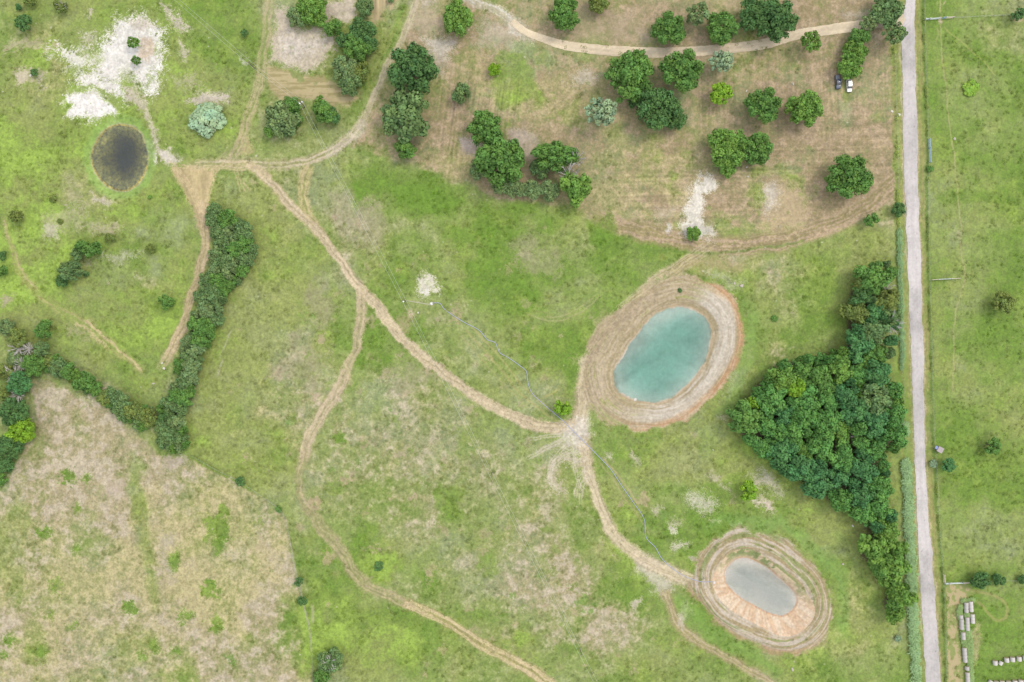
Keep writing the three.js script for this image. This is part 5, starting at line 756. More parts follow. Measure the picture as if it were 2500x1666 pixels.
pack(WOOD, 10, 36, 0.68, 77, (x, y, R, r) => {
  const north = y < 850, south = y > 1290, q = r() + 0.25 * nA(x, y, 130);
  const leaf = north ? (q < 0.2 ? 'olive' : q < 0.55 ? 'oak' : q < 0.7 ? 'live' : q < 0.85 ? 'dark' : 'teal') : south ? (q < 0.45 ? 'bright' : q < 0.7 ? 'oak' : q < 0.9 ? 'wood' : 'dark') : y > 1100 ? (q < 0.35 ? 'teal' : q < 0.7 ? 'wood' : q < 0.85 ? 'deep' : q < 0.95 ? 'oak' : 'lime') : (q < 0.42 ? 'wood' : q < 0.56 ? 'teal' : q < 0.76 ? 'oak' : q < 0.88 ? 'bright' : q < 0.92 ? 'grey' : q < 0.96 ? 'yellow' : 'live');
  const where = north ? "the wood's rounded northern end" : south ? "the wood's narrow southern tail" : "the wood's broad middle";
  tree(R < 14 ? 'wood_shrub' : 'wood_tree', x, y, R, north || south ? (R > 20 ? 'small' : 'wood') : (R > 26 ? 'small' : 'wood'), leaf, `${woodWords[leaf]} ${R < 14 ? 'small understorey tree' : R > 24 ? 'large broadleaf tree' : 'broadleaf tree'} in ${where}`, R < 14 ? 'shrub' : 'tree', `${woodWords[leaf]} ${R < 14 ? 'small trees' : R > 24 ? 'large trees' : 'trees'} in ${where}`, { min: 2.8 + 4.6 * r(), tall: 1.2 });
});
tree('wood_tree', 1938, 948, 25, 'wood', 'yellow', 'rounded bright yellow-green crown in the north-west of the wood', 'tree', null, { min: 7 });
pack(ROW, 10, 23, 0.62, 91, (x, y, R, r) => {
  const q = r(), leaf = q < 0.4 ? 'live' : q < 0.72 ? 'oak' : q < 0.9 ? 'grey' : q < 0.96 ? 'bright' : 'dark', where = y < 700 ? "the tree row's wide northern end" : y < 960 ? "the tree row's slender middle" : "the tree row's southern end";
  tree(R < 12.5 ? 'hedge_shrub' : 'hedge_tree', x, y, R, q < 0.5 ? 'feather' : 'small', leaf, `${woodWords[leaf]} ${R < 12.5 ? 'bush' : 'tree'} in ${where}`, R < 12.5 ? 'shrub' : 'tree', `${woodWords[leaf]} ${R < 12.5 ? 'bushes' : 'trees'} in ${where}`, { min: 2.2 + 2.2 * r() });
});
pack(ARM, 9, 24, 0.56, 17, (x, y, R, r) => {
  const q = r(), leaf = q < 0.4 ? 'oak' : q < 0.65 ? 'olive' : q < 0.9 ? 'live' : 'bright';
  tree(R < 12.5 ? 'hedge_shrub' : 'hedge_tree', x, y, R, q < 0.5 ? 'small' : 'feather', leaf, `${woodWords[leaf]} ${R < 12.5 ? 'bush' : 'tree'} in the low hedge beside the thicket`, R < 12.5 ? 'shrub' : 'tree', `${woodWords[leaf]} ${R < 12.5 ? 'bushes' : 'trees'} in the low hedge`, { min: 2.2 + r() });
});

{ // trees alike in colour and size are told apart by their order from the north
  const ORD = ['first', 'second', 'third', 'fourth', 'fifth', 'sixth', 'seventh', 'eighth', 'ninth', 'tenth', 'eleventh', 'twelfth', 'thirteenth', 'fourteenth', 'fifteenth', 'sixteenth', 'seventeenth', 'eighteenth', 'nineteenth'], TENS = { 20: 'twent', 30: 'thirt', 40: 'fort' };
  const ordinal = (n) => n < 20 ? ORD[n - 1] : n % 10 ? TENS[n - n % 10] + 'y-' + ORD[n % 10 - 1] : TENS[n] + 'ieth';
  const by = {};
  for (const o of scene.children) if (o.userData.group && (o.name.startsWith('wood_') || o.name.startsWith('hedge_'))) (by[o.userData.label] ??= []).push(o);
  for (const list of Object.values(by)) { if (list.length < 2) continue; list.sort((a, b) => a.position.z - b.position.z); list.forEach((o, i) => { o.userData.label = `${ordinal(i + 1)} ${o.userData.label.replace(' in the', ' from the north in the')}`; }); }
}
// ---------------------------------------------------------------- vehicles
const std = (name, r, g, b, roughness = 0.7, metalness = 0) => new THREE.MeshStandardMaterial({ name, color: new THREE.Color().setRGB(r, g, b), roughness, metalness });
const paint = (name, r, g, b) => new THREE.MeshPhysicalMaterial({ name, color: new THREE.Color().setRGB(r, g, b), roughness: 0.35, clearcoat: 1, clearcoatRoughness: 0.06 });
const GLASS = new THREE.MeshPhysicalMaterial({ name: 'tinted_glass', color: new THREE.Color().setRGB(0.025, 0.03, 0.035), roughness: 0.04, clearcoat: 1 });
const TYRE = std('tyre_rubber', 0.025, 0.025, 0.025, 0.9), RIM = std('rim_alloy', 0.5, 0.5, 0.52, 0.35, 0.8), TRIM = std('black_trim', 0.03, 0.03, 0.03, 0.6), LAMP = std('lamp_lens', 0.75, 0.75, 0.72, 0.15), REDLENS = std('red_lens', 0.4, 0.03, 0.03, 0.2);
// a solid between cross-sections along the vehicle: each station [z, half width at sill, half width at top, y low, y high]
function hull(st, round = 0.12) {
  const ring = ([z, wb, wt, y0, y1]) => { const r = Math.min(round, (y1 - y0) * 0.4), c = r * 0.3; return [[-wb + c, y0], [-wb, y0 + r], [-lerp(wb, wt, 0.5), lerp(y0, y1, 0.55)], [-wt, y1 - r], [-wt + r * 0.35, y1 - r * 0.28], [-wt + r * 1.2, y1], [0, y1 + 0.03], [wt - r * 1.2, y1], [wt - r * 0.35, y1 - r * 0.28], [wt, y1 - r], [lerp(wb, wt, 0.5), lerp(y0, y1, 0.55)], [wb, y0 + r], [wb - c, y0]].map(([x, y]) => [x, y, z]); };
  const pos = [], idx = [], n = 13;
  st.forEach((s, i) => { for (const p of ring(s)) pos.push(...p); if (i) for (let k = 0; k < n; k++) { const a = (i - 1) * n + k, b = (i - 1) * n + (k + 1) % n, c = i * n + k, d = i * n + (k + 1) % n; idx.push(a, b, c, b, d, c); } });
  for (let k = 1; k < n - 1; k++) { idx.push(0, k + 1, k); const o = (st.length - 1) * n; idx.push(o, o + k, o + k + 1); }
  const g = sheet(pos, null, idx); return g;
}
const box = (w, h, d, x = 0, y = 0, z = 0) => { const g = new THREE.BoxGeometry(w, h, d); g.translate(x, y, z); return g; };
function wheel(parent, x, z, r, width = 0.22) {
  const p = new THREE.LatheGeometry([[r * 0.62, -width / 2], [r * 0.93, -width / 2], [r, -width * 0.3], [r, width * 0.3], [r * 0.93, width / 2], [r * 0.62, width / 2]].map(([a, b]) => new THREE.Vector2(a, b)), 20); p.rotateZ(Math.PI / 2);
  const w = new THREE.Group(); w.name = 'wheel'; w.position.set(x, r, z); parent.add(w);
  mesh('tyre', p, TYRE, w);
  const q = new THREE.CylinderGeometry(r * 0.64, r * 0.64, width * 0.8, 16); q.rotateZ(Math.PI / 2); mesh('rim', q, RIM, w);
}
function vehicle(name, x, y, turn, kind, m, label, category) {
  const v = new THREE.Group(), L = kind === 'pickup' ? 2.55 : 2.2, W = 0.93; v.position.set(wx(x), groundY(x, y) + 0.02, wz(y)); v.rotation.y = turn;   // front towards +z
  if (kind === 'pickup') {
    mesh('body', hull([[-2.5, 0.86, 0.82, 0.5, 0.98], [-2.42, 0.92, 0.86, 0.42, 1.04], [-0.62, 0.95, 0.9, 0.36, 1.06], [1.1, 0.95, 0.9, 0.36, 1.06], [1.5, 0.95, 0.86, 0.38, 1.08], [2.25, 0.92, 0.8, 0.42, 0.98], [2.5, 0.8, 0.7, 0.5, 0.82]]), m, v);
    mesh('cab_roof', hull([[-0.62, 0.78, 0.72, 1.68, 1.78], [-0.4, 0.8, 0.74, 1.7, 1.84], [0.55, 0.8, 0.74, 1.7, 1.84], [0.78, 0.76, 0.7, 1.64, 1.76]], 0.08), m, v);
    mesh('windows', hull([[-0.8, 0.9, 0.84, 1.0, 1.12], [-0.62, 0.88, 0.76, 1.02, 1.7], [0.75, 0.88, 0.76, 1.02, 1.7], [1.4, 0.88, 0.82, 1.0, 1.12]], 0.1), GLASS, v);
    mesh('bed_cover', hull([[-2.38, 0.74, 0.72, 1.0, 1.11], [-0.86, 0.76, 0.74, 1.0, 1.12]], 0.04), std('grey_tonneau', 0.16, 0.17, 0.2, 0.5), v);
    for (const s of [-1, 1]) { mesh('bed_rail', box(0.07, 0.06, 1.7, s * 0.86, 1.09, -1.6), TRIM, v); }
  } else {
    mesh('body', hull([[-2.2, 0.82, 0.78, 0.46, 0.9], [-2.08, 0.9, 0.84, 0.36, 0.98], [-1, 0.94, 0.88, 0.3, 1.02], [0.9, 0.94, 0.88, 0.3, 0.98], [1.3, 0.93, 0.84, 0.32, 0.96], [1.95, 0.9, 0.78, 0.36, 0.86], [2.2, 0.76, 0.66, 0.44, 0.72]]), m, v);
    mesh('windows', hull([[-1.95, 0.84, 0.76, 0.92, 1.06], [-1.5, 0.85, 0.72, 0.95, 1.48], [0.35, 0.86, 0.72, 0.95, 1.5], [1.15, 0.86, 0.8, 0.92, 1.02]], 0.12), GLASS, v);
    mesh('roof', hull([[-1.55, 0.7, 0.64, 1.44, 1.52], [-1.3, 0.75, 0.68, 1.46, 1.58], [0.2, 0.76, 0.69, 1.47, 1.6], [0.45, 0.72, 0.66, 1.42, 1.53]], 0.08), m, v);
    mesh('sunroof', hull([[-0.36, 0.3, 0.28, 1.585, 1.625], [0.06, 0.3, 0.28, 1.585, 1.63]], 0.02), GLASS, v);
    for (const s of [-1, 1]) mesh('roof_rail', box(0.04, 0.05, 1.5, s * 0.7, 1.6, -0.55), TRIM, v);
  }
  const wr = kind === 'pickup' ? 0.4 : 0.34, wz0 = kind === 'pickup' ? 1.62 : 1.36;
  for (const s of [-1, 1]) for (const f of [-1, 1]) wheel(v, s * 0.84, f * wz0, wr);
  for (const s of [-1, 1]) {
    mesh('headlight', hull([[L - 0.32, 0.16, 0.14, 0.62, 0.8], [L - 0.08, 0.12, 0.1, 0.62, 0.76]], 0.04).translate(s * 0.62, 0, 0), LAMP, v);
    mesh('tail_light', box(0.18, 0.22, 0.08, s * 0.76, 0.8, -L + 0.04), REDLENS, v);
    mesh('mirror', hull([[0.62, 0.12, 0.1, 0.98, 1.16], [0.78, 0.1, 0.08, 1.0, 1.14]], 0.04).translate(s * 1.02, 0, 0.2), TRIM, v);
  }
  mesh('front_bumper', hull([[L - 0.14, 0.84, 0.82, 0.36, 0.56], [L + 0.05, 0.76, 0.74, 0.38, 0.54]], 0.06), TRIM, v);
  mesh('rear_bumper', hull([[-L - 0.06, 0.78, 0.76, 0.4, 0.58], [-L + 0.1, 0.84, 0.82, 0.38, 0.58]], 0.06), TRIM, v);
  return top(v, name, label, category);
}
vehicle('pickup_truck', 2044.8, 201, 0.09, 'pickup', paint('navy_paint', 0.035, 0.05, 0.09), 'dark navy pickup truck parked on mown grass beside a white car', 'pickup truck');
vehicle('parked_car', 2072.8, 210.5, 0.04, 'car', paint('white_paint', 0.78, 0.78, 0.78), 'white car with a dark sunroof parked on mown grass', 'car');
vehicle('parked_car', 2065, 180, 0.12, 'car', paint('blue_paint', 0.03, 0.07, 0.12), 'dark blue car half hidden under the edge of a tree', 'car');

// ---------------------------------------------------------------- bales
const WRAP = [std('white_net_wrap', 0.42, 0.4, 0.38, 0.85), std('grey_net_wrap', 0.36, 0.34, 0.33, 0.85), std('weathered_wrap', 0.33, 0.31, 0.3, 0.9)], HAY = std('hay', 0.3, 0.25, 0.15, 0.95);
const baleSide = (() => { // a rolled bale on its side, its wrap rippled along the length
  const pts = [], n = 9; for (let i = 0; i <= n; i++) { const t = i / n; pts.push(new THREE.Vector2(0.5 * (1 - 0.07 * Math.pow(Math.abs(2 * t - 1), 6)) + 0.006 * Math.sin(i * 2.1), t - 0.5)); }
  const g = new THREE.LatheGeometry(pts, 22); g.rotateX(Math.PI / 2); const p = g.attributes.position; for (let i = 0; i < p.count; i++) if (p.getY(i) < -0.44) p.setY(i, -0.44 - (p.getY(i) + 0.44) * -0.3); g.computeVertexNormals(); return g;
})();
const baleEnd = (() => { const g = new THREE.CircleGeometry(0.462, 22); return g; })();
function bale(x, y, turn, d, len, wrap, label, group) {
  const b = new THREE.Group(); b.position.set(wx(x), groundY(x, y), wz(y)); b.rotation.y = turn;
  const s = mesh('wrap', baleSide, WRAP[wrap], b); s.scale.set(d, d, len); s.position.y = d * 0.44;
  for (const f of [-1, 1]) { const e = mesh('hay_face', baleEnd, HAY, b); e.scale.set(d, d, 1); e.position.set(0, d * 0.45, f * (len / 2 + 0.004)); if (f < 0) e.rotation.y = Math.PI; }
  top(b, 'round_bale', label, 'bale', group);
}
const nth = ['westernmost', 'second from the west', 'third from the west', 'fourth from the west', 'fifth from the west', 'sixth from the west', 'easternmost'];
[[2426, 1616, 0.05], [2440, 1617.5, -0.55], [2454, 1609, 0.1], [2468, 1607.5, 0.05], [2484, 1606, 0.08], [2498.5, 1605, 0.05]].forEach(([x, y, t], i) => bale(x, y, t, i === 1 ? 1.4 : 1.6, i === 1 ? 1.4 : 1.6, 0, i === 1 ? 'slewed white round bale in the loose upper row, second from the west' : `white round bale in the loose upper row on the grass, ${nth[i]}`, 'white round bales in the upper row'));
[[2414, 1664, -0.6], [2429, 1666, 0], [2443.5, 1665.5, 0.04], [2459.5, 1666, 0], [2474.5, 1664, 0.04], [2488.5, 1663, -0.06], [2500.5, 1663, 0]].forEach(([x, y, t], i) => bale(x, y, t, 1.6, 1.6, 0, `white round bale in the bottom row cut by the photo's edge, ${nth[i]}`, 'white round bales in the bottom row'));
const stacks = [
  [2355.5, 1473, 8.2, 3, -0.02, 1, 'northern middle file'], [2366.5, 1470.5, 8.4, 3, -0.06, 0, 'northern east file'], [2370.5, 1501, 7.6, 3, -0.06, 0, 'southern east file'], [2358, 1509, 8.2, 4, -0.04, 1, 'southern middle file'],
  [2342.5, 1504, 9, 1, 0, 1, 'western file, topmost'], [2343.8, 1513.5, 8.6, 3, -0.04, 2, 'overgrown western file, upper run'], [2348.5, 1546, 9, 2, -0.05, 1, 'overgrown western file, second run'], [2351, 1583.5, 8.8, 4, -0.05, 1, 'overgrown western file, third run'], [2357, 1629, 9, 1, -0.05, 2, 'overgrown western file, lone bale'], [2358.2, 1643, 8.8, 3, -0.05, 1, 'overgrown western file, lowest run'],
];
for (const [x, y, step, n, lean, wrap, where] of stacks) for (let i = 0; i < n; i++) bale(x - lean * step * i * 1.2, y + step * i, lean * -0.6, 1.5, step * U * 0.97, wrap, n > 1 ? `${['first', 'second', 'third', 'fourth'][i]} bale from the north in the hay stack's ${where}` : `pale round bale alone in the hay stack's ${where}`, 'weathered round bales in the roadside hay stack');

// ---------------------------------------------------------------- power line
const WOODPOLE = std('weathered_pole', 0.16, 0.13, 0.1, 0.9), WIRE = std('aluminium_wire', 0.42, 0.44, 0.42, 0.5, 0.3), CAN = std('galvanised_can', 0.62, 0.64, 0.66, 0.4, 0.2), PORC = std('porcelain', 0.6, 0.58, 0.56, 0.3);
const cyl = (r0, r1, h, n = 10) => { const g = new THREE.CylinderGeometry(r1, r0, h, n); g.translate(0, h / 2, 0); return g; };
const POLES = [[606, 151, 'wooden power pole in the north-west by the chalky verge', false], [731.5, 247, 'wooden power pole with twin transformers above the green clump', true], [986, 733, 'wooden power pole with a grey transformer near the well', 'one'], [1200, 1161, 'wooden power pole in the middle of the south pasture', false], [1420, 1600, 'wooden power pole near the bottom edge', false]];
const POLE_H = 6.4, wireAt = [];
const raised = (x, y, h) => { const k = 1 - h / EYE; return [PX + (x - PX) * k, PY + (y - PY) * k]; };
for (let i = 0; i < POLES.length; i++) {
  const [x, y, label, can] = POLES[i], [bx, by] = raised(x, y, POLE_H), p = new THREE.Group(), gy = groundY(bx, by), a = POLES[Math.max(0, i - 1)], b = POLES[Math.min(POLES.length - 1, i + 1)];
  p.position.set(wx(bx), gy, wz(by)); p.rotation.y = -Math.atan2(b[1] - a[1], b[0] - a[0]);
  mesh('shaft', cyl(0.17, 0.12, POLE_H), WOODPOLE, p);
  mesh('crossarm', box(0.12, 0.14, 1.5, 0.12, POLE_H - 0.35, 0), WOODPOLE, p);
  for (const s of [-0.62, 0.62]) { const q = mesh('insulator', cyl(0.07, 0.05, 0.2, 8), PORC, p); q.position.set(0.12, POLE_H - 0.28, s); }
  if (can) for (const s of can === 'one' ? [0.4] : [-0.5, 0.5]) { const c = mesh('transformer', cyl(0.26, 0.26, 0.7, 14), CAN, p); c.position.set(0.42, POLE_H - 1.0, s); const l = mesh('lid', new THREE.SphereGeometry(0.27, 12, 5, 0, 6.283, 0, 1.57), CAN, c); l.scale.y = 0.4; l.position.y = 0.7; }
  top(p, 'power_pole', label, 'power pole');
  wireAt.push([wx(bx), gy + POLE_H - 0.1, wz(by), p.rotation.y]);
}
{
  const first = wireAt[0], last = wireAt[wireAt.length - 1], second = wireAt[1];
  const far = (a, b, d) => { const l = Math.hypot(a[0] - b[0], a[2] - b[2]); return [a[0] + (a[0] - b[0]) / l * d, a[1], a[2] + (a[2] - b[2]) / l * d, a[3]]; };
  const stops = [[wx(300), first[1], wz(-112), first[3]], ...wireAt, far(last, wireAt[wireAt.length - 2], 60)];
  [-0.62, 0.62].forEach((s, n) => {
    const pts = [];
    stops.forEach((q, i) => { const at = new THREE.Vector3(q[0] + Math.sin(q[3]) * s, q[1], q[2] + Math.cos(q[3]) * s); if (i) { const p = pts[pts.length - 1].clone(); for (let k = 1; k < 10; k++) { const t = k / 10, m = p.clone().lerp(at, t); m.y -= 4 * t * (1 - t) * 0.7; pts.push(m); } } pts.push(at); });
    top(mesh('', new THREE.TubeGeometry(new THREE.CatmullRomCurve3(pts), 260, 0.03, 5), WIRE), 'overhead_wire', n ? 'eastern one of two thin overhead wires crossing the pasture on poles' : 'western one of two thin overhead wires crossing the pasture on poles', 'power line');
  });
}
// ---------------------------------------------------------------- well, hose, stones
const tube = (pts, r, n, seg = 7) => new THREE.TubeGeometry(new THREE.CatmullRomCurve3(pts, false, 'centripetal'), n, r, seg);
const onGround = (pts, lift, step = 6) => smooth(pts, false, step).map(([x, y]) => new THREE.Vector3(wx(x), groundY(x, y) + lift, wz(y)));
const HOSE = [[1059, 740], [1074, 741], [1084, 754], [1131, 786], [1170, 807], [1191, 830], [1209, 837], [1220, 861], [1240, 873], [1269, 893], [1285, 907], [1288, 929], [1297, 957], [1319, 980], [1347, 1004], [1376, 1029], [1397, 1050], [1426, 1079], [1454, 1107], [1490, 1145], [1519, 1188], [1544, 1224], [1572, 1267], [1578, 1313], [1601, 1338], [1615, 1363], [1633, 1381], [1669, 1406], [1704, 1417], [1738, 1419]];
{
  const h = onGround(HOSE, 0.12);
  top(mesh('', tube(h, 0.11, h.length * 2), std('faded_blue_hose', 0.3, 0.32, 0.44, 0.6)), 'water_hose', 'faded blue hose snaking from the well to the clay pond', 'hose');
  const c = onGround([[990, 734], [1015, 738.5], [1053, 744]], 0.05);
  top(mesh('', tube(c, 0.06, 40), std('pale_conduit', 0.5, 0.48, 0.42, 0.7)), 'conduit_pipe', 'thin pale pipe between the well and the power pole', 'pipe');
  const w = new THREE.Group(); w.position.set(wx(1054), groundY(1054, 742), wz(742));
  mesh('concrete_pad', new THREE.LatheGeometry([[0, 0], [0.62, 0], [0.62, 0.14], [0.56, 0.2], [0, 0.21]].map(([a, b]) => new THREE.Vector2(a, b)), 18), std('white_concrete', 0.5, 0.48, 0.45, 0.9), w);
  const k = mesh('casing', cyl(0.16, 0.16, 0.5, 14), std('casing_steel', 0.45, 0.46, 0.48, 0.4, 0.4), w); k.position.y = 0.2;
  const l = mesh('cap', new THREE.CylinderGeometry(0.22, 0.22, 0.08, 14), std('cap_paint', 0.6, 0.6, 0.6, 0.4), w); l.position.y = 0.73;
  mesh('elbow_pipe', tube([new THREE.Vector3(0.1, 0.5, 0), new THREE.Vector3(0.4, 0.5, -0.05), new THREE.Vector3(0.62, 0.3, -0.15), new THREE.Vector3(0.7, 0.12, -0.25)], 0.08, 12), std('elbow_steel', 0.4, 0.42, 0.46, 0.4, 0.4), w);
  top(w, 'well_head', 'white concrete well head beside the fan of spilled chalk', 'well');
}
function rockGeo(seed) { const g = new THREE.IcosahedronGeometry(1, 3), p = g.attributes.position, o = seed * 17.3; for (let i = 0; i < p.count; i++) { const x = p.getX(i), y = p.getY(i), z = p.getZ(i), w = 1 + 0.13 * Math.sin(3 * x + o) + 0.12 * Math.sin(4 * z - o) + 0.06 * Math.sin(9 * y + 7 * x + o) + 0.04 * Math.sin(13 * z + o); p.setXYZ(i, x * w, Math.max(-0.4, y * w * 0.7), z * w); } g.computeVertexNormals(); return g; }
const rocks = [rockGeo(1), rockGeo(2), rockGeo(3)], STONE = [std('white_limestone', 0.45, 0.43, 0.39, 0.9), std('grey_limestone', 0.34, 0.31, 0.27, 0.9)];
for (const [x, y, r, s, label] of [
  [1551, 976, 0.62, 0, 'white boulder on the southern shore of the turquoise pond'], [1742, 1421, 0.55, 0, 'pale boulder at the hose end above the clay pond'], [1810, 698, 0.7, 1, 'pale boulder on the grass north-east of the turquoise pond'], [1792, 692, 0.45, 1, 'smaller stone west of the pale boulder'], [1934, 1634, 0.6, 1, 'pale stone south of the clay pond'], [2082, 1284, 0.45, 0, 'white stone below the neck of the wood'], [2058, 1378, 0.4, 1, 'stone on the grass between the wood tail and clay pond'], [1793, 408, 0.5, 1, 'white stone by the sapling below the bright lobed oak'], [1825, 432, 0.4, 1, 'white stone east of the chalk strip'], [1823, 408, 0.4, 1, 'white stone under the leaning oak'], [2178, 272, 0.5, 0, 'white stone at the edge of the mown field'], [2195, 280, 0.55, 0, 'yellowish white stone on the road verge'], [1823, 222, 0.3, 0, 'tiny white stone beside the yellow-green round tree'], [1937, 204, 0.45, 1, 'pale stone on the mown field west of the vehicles'], [400, 900, 0.5, 0, 'white stone where the mown track ends'], [395, 887, 0.35, 0, 'small white stone above the track end'], [1021, 764, 0.35, 0, 'small white stone south of the well'], [2330, 340, 0.55, 1, 'pale stone beside the cattle path'], [374, 937, 0.45, 1, 'pale stone on the grass inside the corner of the tree rows'], [1740, 1098, 0.3, 0, 'tiny white stone in the grass south of the turquoise pond'], [75, 185, 0.5, 0, 'white stone on the western chalk scrape'],
]) { const m = mesh('', rocks[Math.floor(r * 100) % 3], STONE[s]); m.scale.set(r, r * 0.7, r * 0.85); m.rotation.y = x; m.position.set(wx(x), groundY(x, y) + r * 0.2, wz(y)); top(m, 'boulder', label, 'stone'); }

// ---------------------------------------------------------------- fences and gates
const POST = std('fence_post', 0.2, 0.17, 0.14, 0.9), STEEL = std('galvanised_rail', 0.42, 0.47, 0.5, 0.45, 0.4), RAILWOOD = std('bleached_rail', 0.48, 0.44, 0.36, 0.85), BLUE = std('blue_painted_rail', 0.2, 0.32, 0.44, 0.5);
const postGeo = cyl(0.065, 0.055, 1.35, 6);
function fence(pts, label, wires = 4, gap = 26) {
  const f = new THREE.Group(), line3 = smooth(pts, false, gap).map(([x, y]) => [x, y]), o = line3[0];
  f.position.set(wx(o[0]), 0, wz(o[1]));
  for (const [x, y] of line3) { const p = mesh('post', postGeo, POST, f); p.position.set(wx(x) - f.position.x, groundY(x, y) - 0.1, wz(y) - f.position.z); }
  for (let w = 0; w < wires; w++) { const c = line3.map(([x, y]) => new THREE.Vector3(wx(x) - f.position.x + 0.06, groundY(x, y) + 0.3 + w * 0.28, wz(y) - f.position.z)); mesh('wire', tube(c, 0.012, c.length * 2, 3), WIRE, f); }
  top(f, 'wire_fence', label, 'fence');
}
fence(eastFence, 'long wire fence along the east verge of the road');
fence(westFence.slice(0, 12), 'long wire fence along the west verge of the road');
fence([[2326, 45], [2400, 41], [2470, 38], [2560, 34]], 'wire fence running east from the northern gate');
fence([[2363, 1422], [2420, 1418], [2560, 1416]], 'wire fence running east from the hay yard gate');
fence([[468, 1112], [520, 1142], [586, 1176], [640, 1212], [690, 1252], [706, 1310], [722, 1400], [738, 1460], [752, 1510], [762, 1600], [764, 1700]], 'old wire fence along the dry south-west field');
function gate(ax, ay, bx, by, mat, label, rails = 5) {               // two posts, horizontal tubes and uprights between
  const g = new THREE.Group(), dx = wx(bx) - wx(ax), dz = wz(by) - wz(ay), L = Math.hypot(dx, dz);
  g.position.set(wx(ax), groundY(ax, ay), wz(ay)); g.rotation.y = -Math.atan2(dz, dx);
  for (const x of [0, L]) { const p = mesh('post', cyl(0.11, 0.11, 1.6, 8), mat, g); p.position.x = x; }
  const tubeX = cyl(0.045, 0.045, L, 6); tubeX.rotateZ(-Math.PI / 2);
  for (let i = 0; i < rails; i++) { const r = mesh('rail', tubeX, mat, g); r.position.y = 0.25 + i * 0.26; if (i === rails - 1) r.scale.set(1, 1.4, 2.2); }
  for (let i = 1; i < 4; i++) { const u = mesh('upright', cyl(0.03, 0.03, 1.05, 6), mat, g); u.position.set(L * i / 4, 0.25, 0.04); }
  top(g, 'field_gate', label, 'gate');
}
gate(2268, 49, 2291, 47.5, STEEL, 'grey metal gate on the northern cattle path, west leaf'); gate(2298, 47, 2305, 46.4, BLUE, 'short bluish gate panel east of the northern cattle path'); gate(2256, 49.5, 2266, 49, STEEL, 'short metal panel between the fence and the northern gate'); gate(2306, 46.2, 2324, 45.4, RAILWOOD, 'bleached rail panel at the end of the northern gate');
gate(2272, 684.5, 2287, 683, RAILWOOD, 'bleached wooden rail at the roadside end of the middle gate'); gate(2288.5, 683, 2320, 681.5, STEEL, 'grey metal gate in the middle of the east pasture fence'); gate(2321, 681.5, 2340, 680.2, RAILWOOD, 'bleached wooden rail at the field end of the middle gate');
gate(2304, 1423.5, 2314, 1423, STEEL, 'short metal panel at the corner of the hay yard'); gate(2315, 1423, 2347, 1421.8, STEEL, 'long white metal gate of the hay yard'); gate(2348, 1421.8, 2363, 1421.5, RAILWOOD, 'bleached rail panel beside the hay yard gate'); gate(2301.5, 1402, 2303, 1421, RAILWOOD, 'pale rail panel along the road at the hay yard corner');
gate(2266, 341, 2267, 362, BLUE, 'blue roadside gate, northern leaf'); gate(2267, 364, 2268.5, 398, BLUE, 'blue roadside gate, southern leaf');

// ---------------------------------------------------------------- the small shed by the road
{
  const s = new THREE.Group(); s.position.set(wx(2289.5), groundY(2290, 1096), wz(1096.5)); s.rotation.y = -0.5;
  const grey = std('weathered_sheet', 0.3, 0.26, 0.27, 0.8), wall = std('shed_boards', 0.24, 0.2, 0.16, 0.9);
  for (const [w, d, x, z] of [[1.7, 0.06, 0, -0.8], [1.7, 0.06, 0, 0.8], [0.06, 1.54, -0.82, 0], [0.06, 1.54, 0.82, 0]]) mesh('wall', box(w, 1.5, d, x, 0.75, z), wall, s);
  for (let i = 0; i < 5; i++) { const p = mesh('roof_sheet', box(0.4, 0.03, 2.0, -0.8 + i * 0.4, 1.56 + (i % 2) * 0.02, 0), grey, s); p.rotation.x = 0.06; }
  const a = mesh('awning', hull([[-0.55, 0.55, 0.53, 1.3, 1.34], [0.55, 0.55, 0.53, 1.38, 1.42]], 0.01), std('blue_sheet', 0.14, 0.18, 0.36, 0.5), s); a.position.set(-1.5, 0, 0);
  for (const z of [-0.5, 0.5]) mesh('awning_post', cyl(0.04, 0.04, 1.36, 6).translate(-2.0, 0, z), wall, s);
  mesh('door', box(0.6, 1.2, 0.04, 0.2, 0.62, 0.85), grey, s);
  top(s, 'small_shed', 'small weathered grey shed with a blue awning on the verge', 'shed');
}
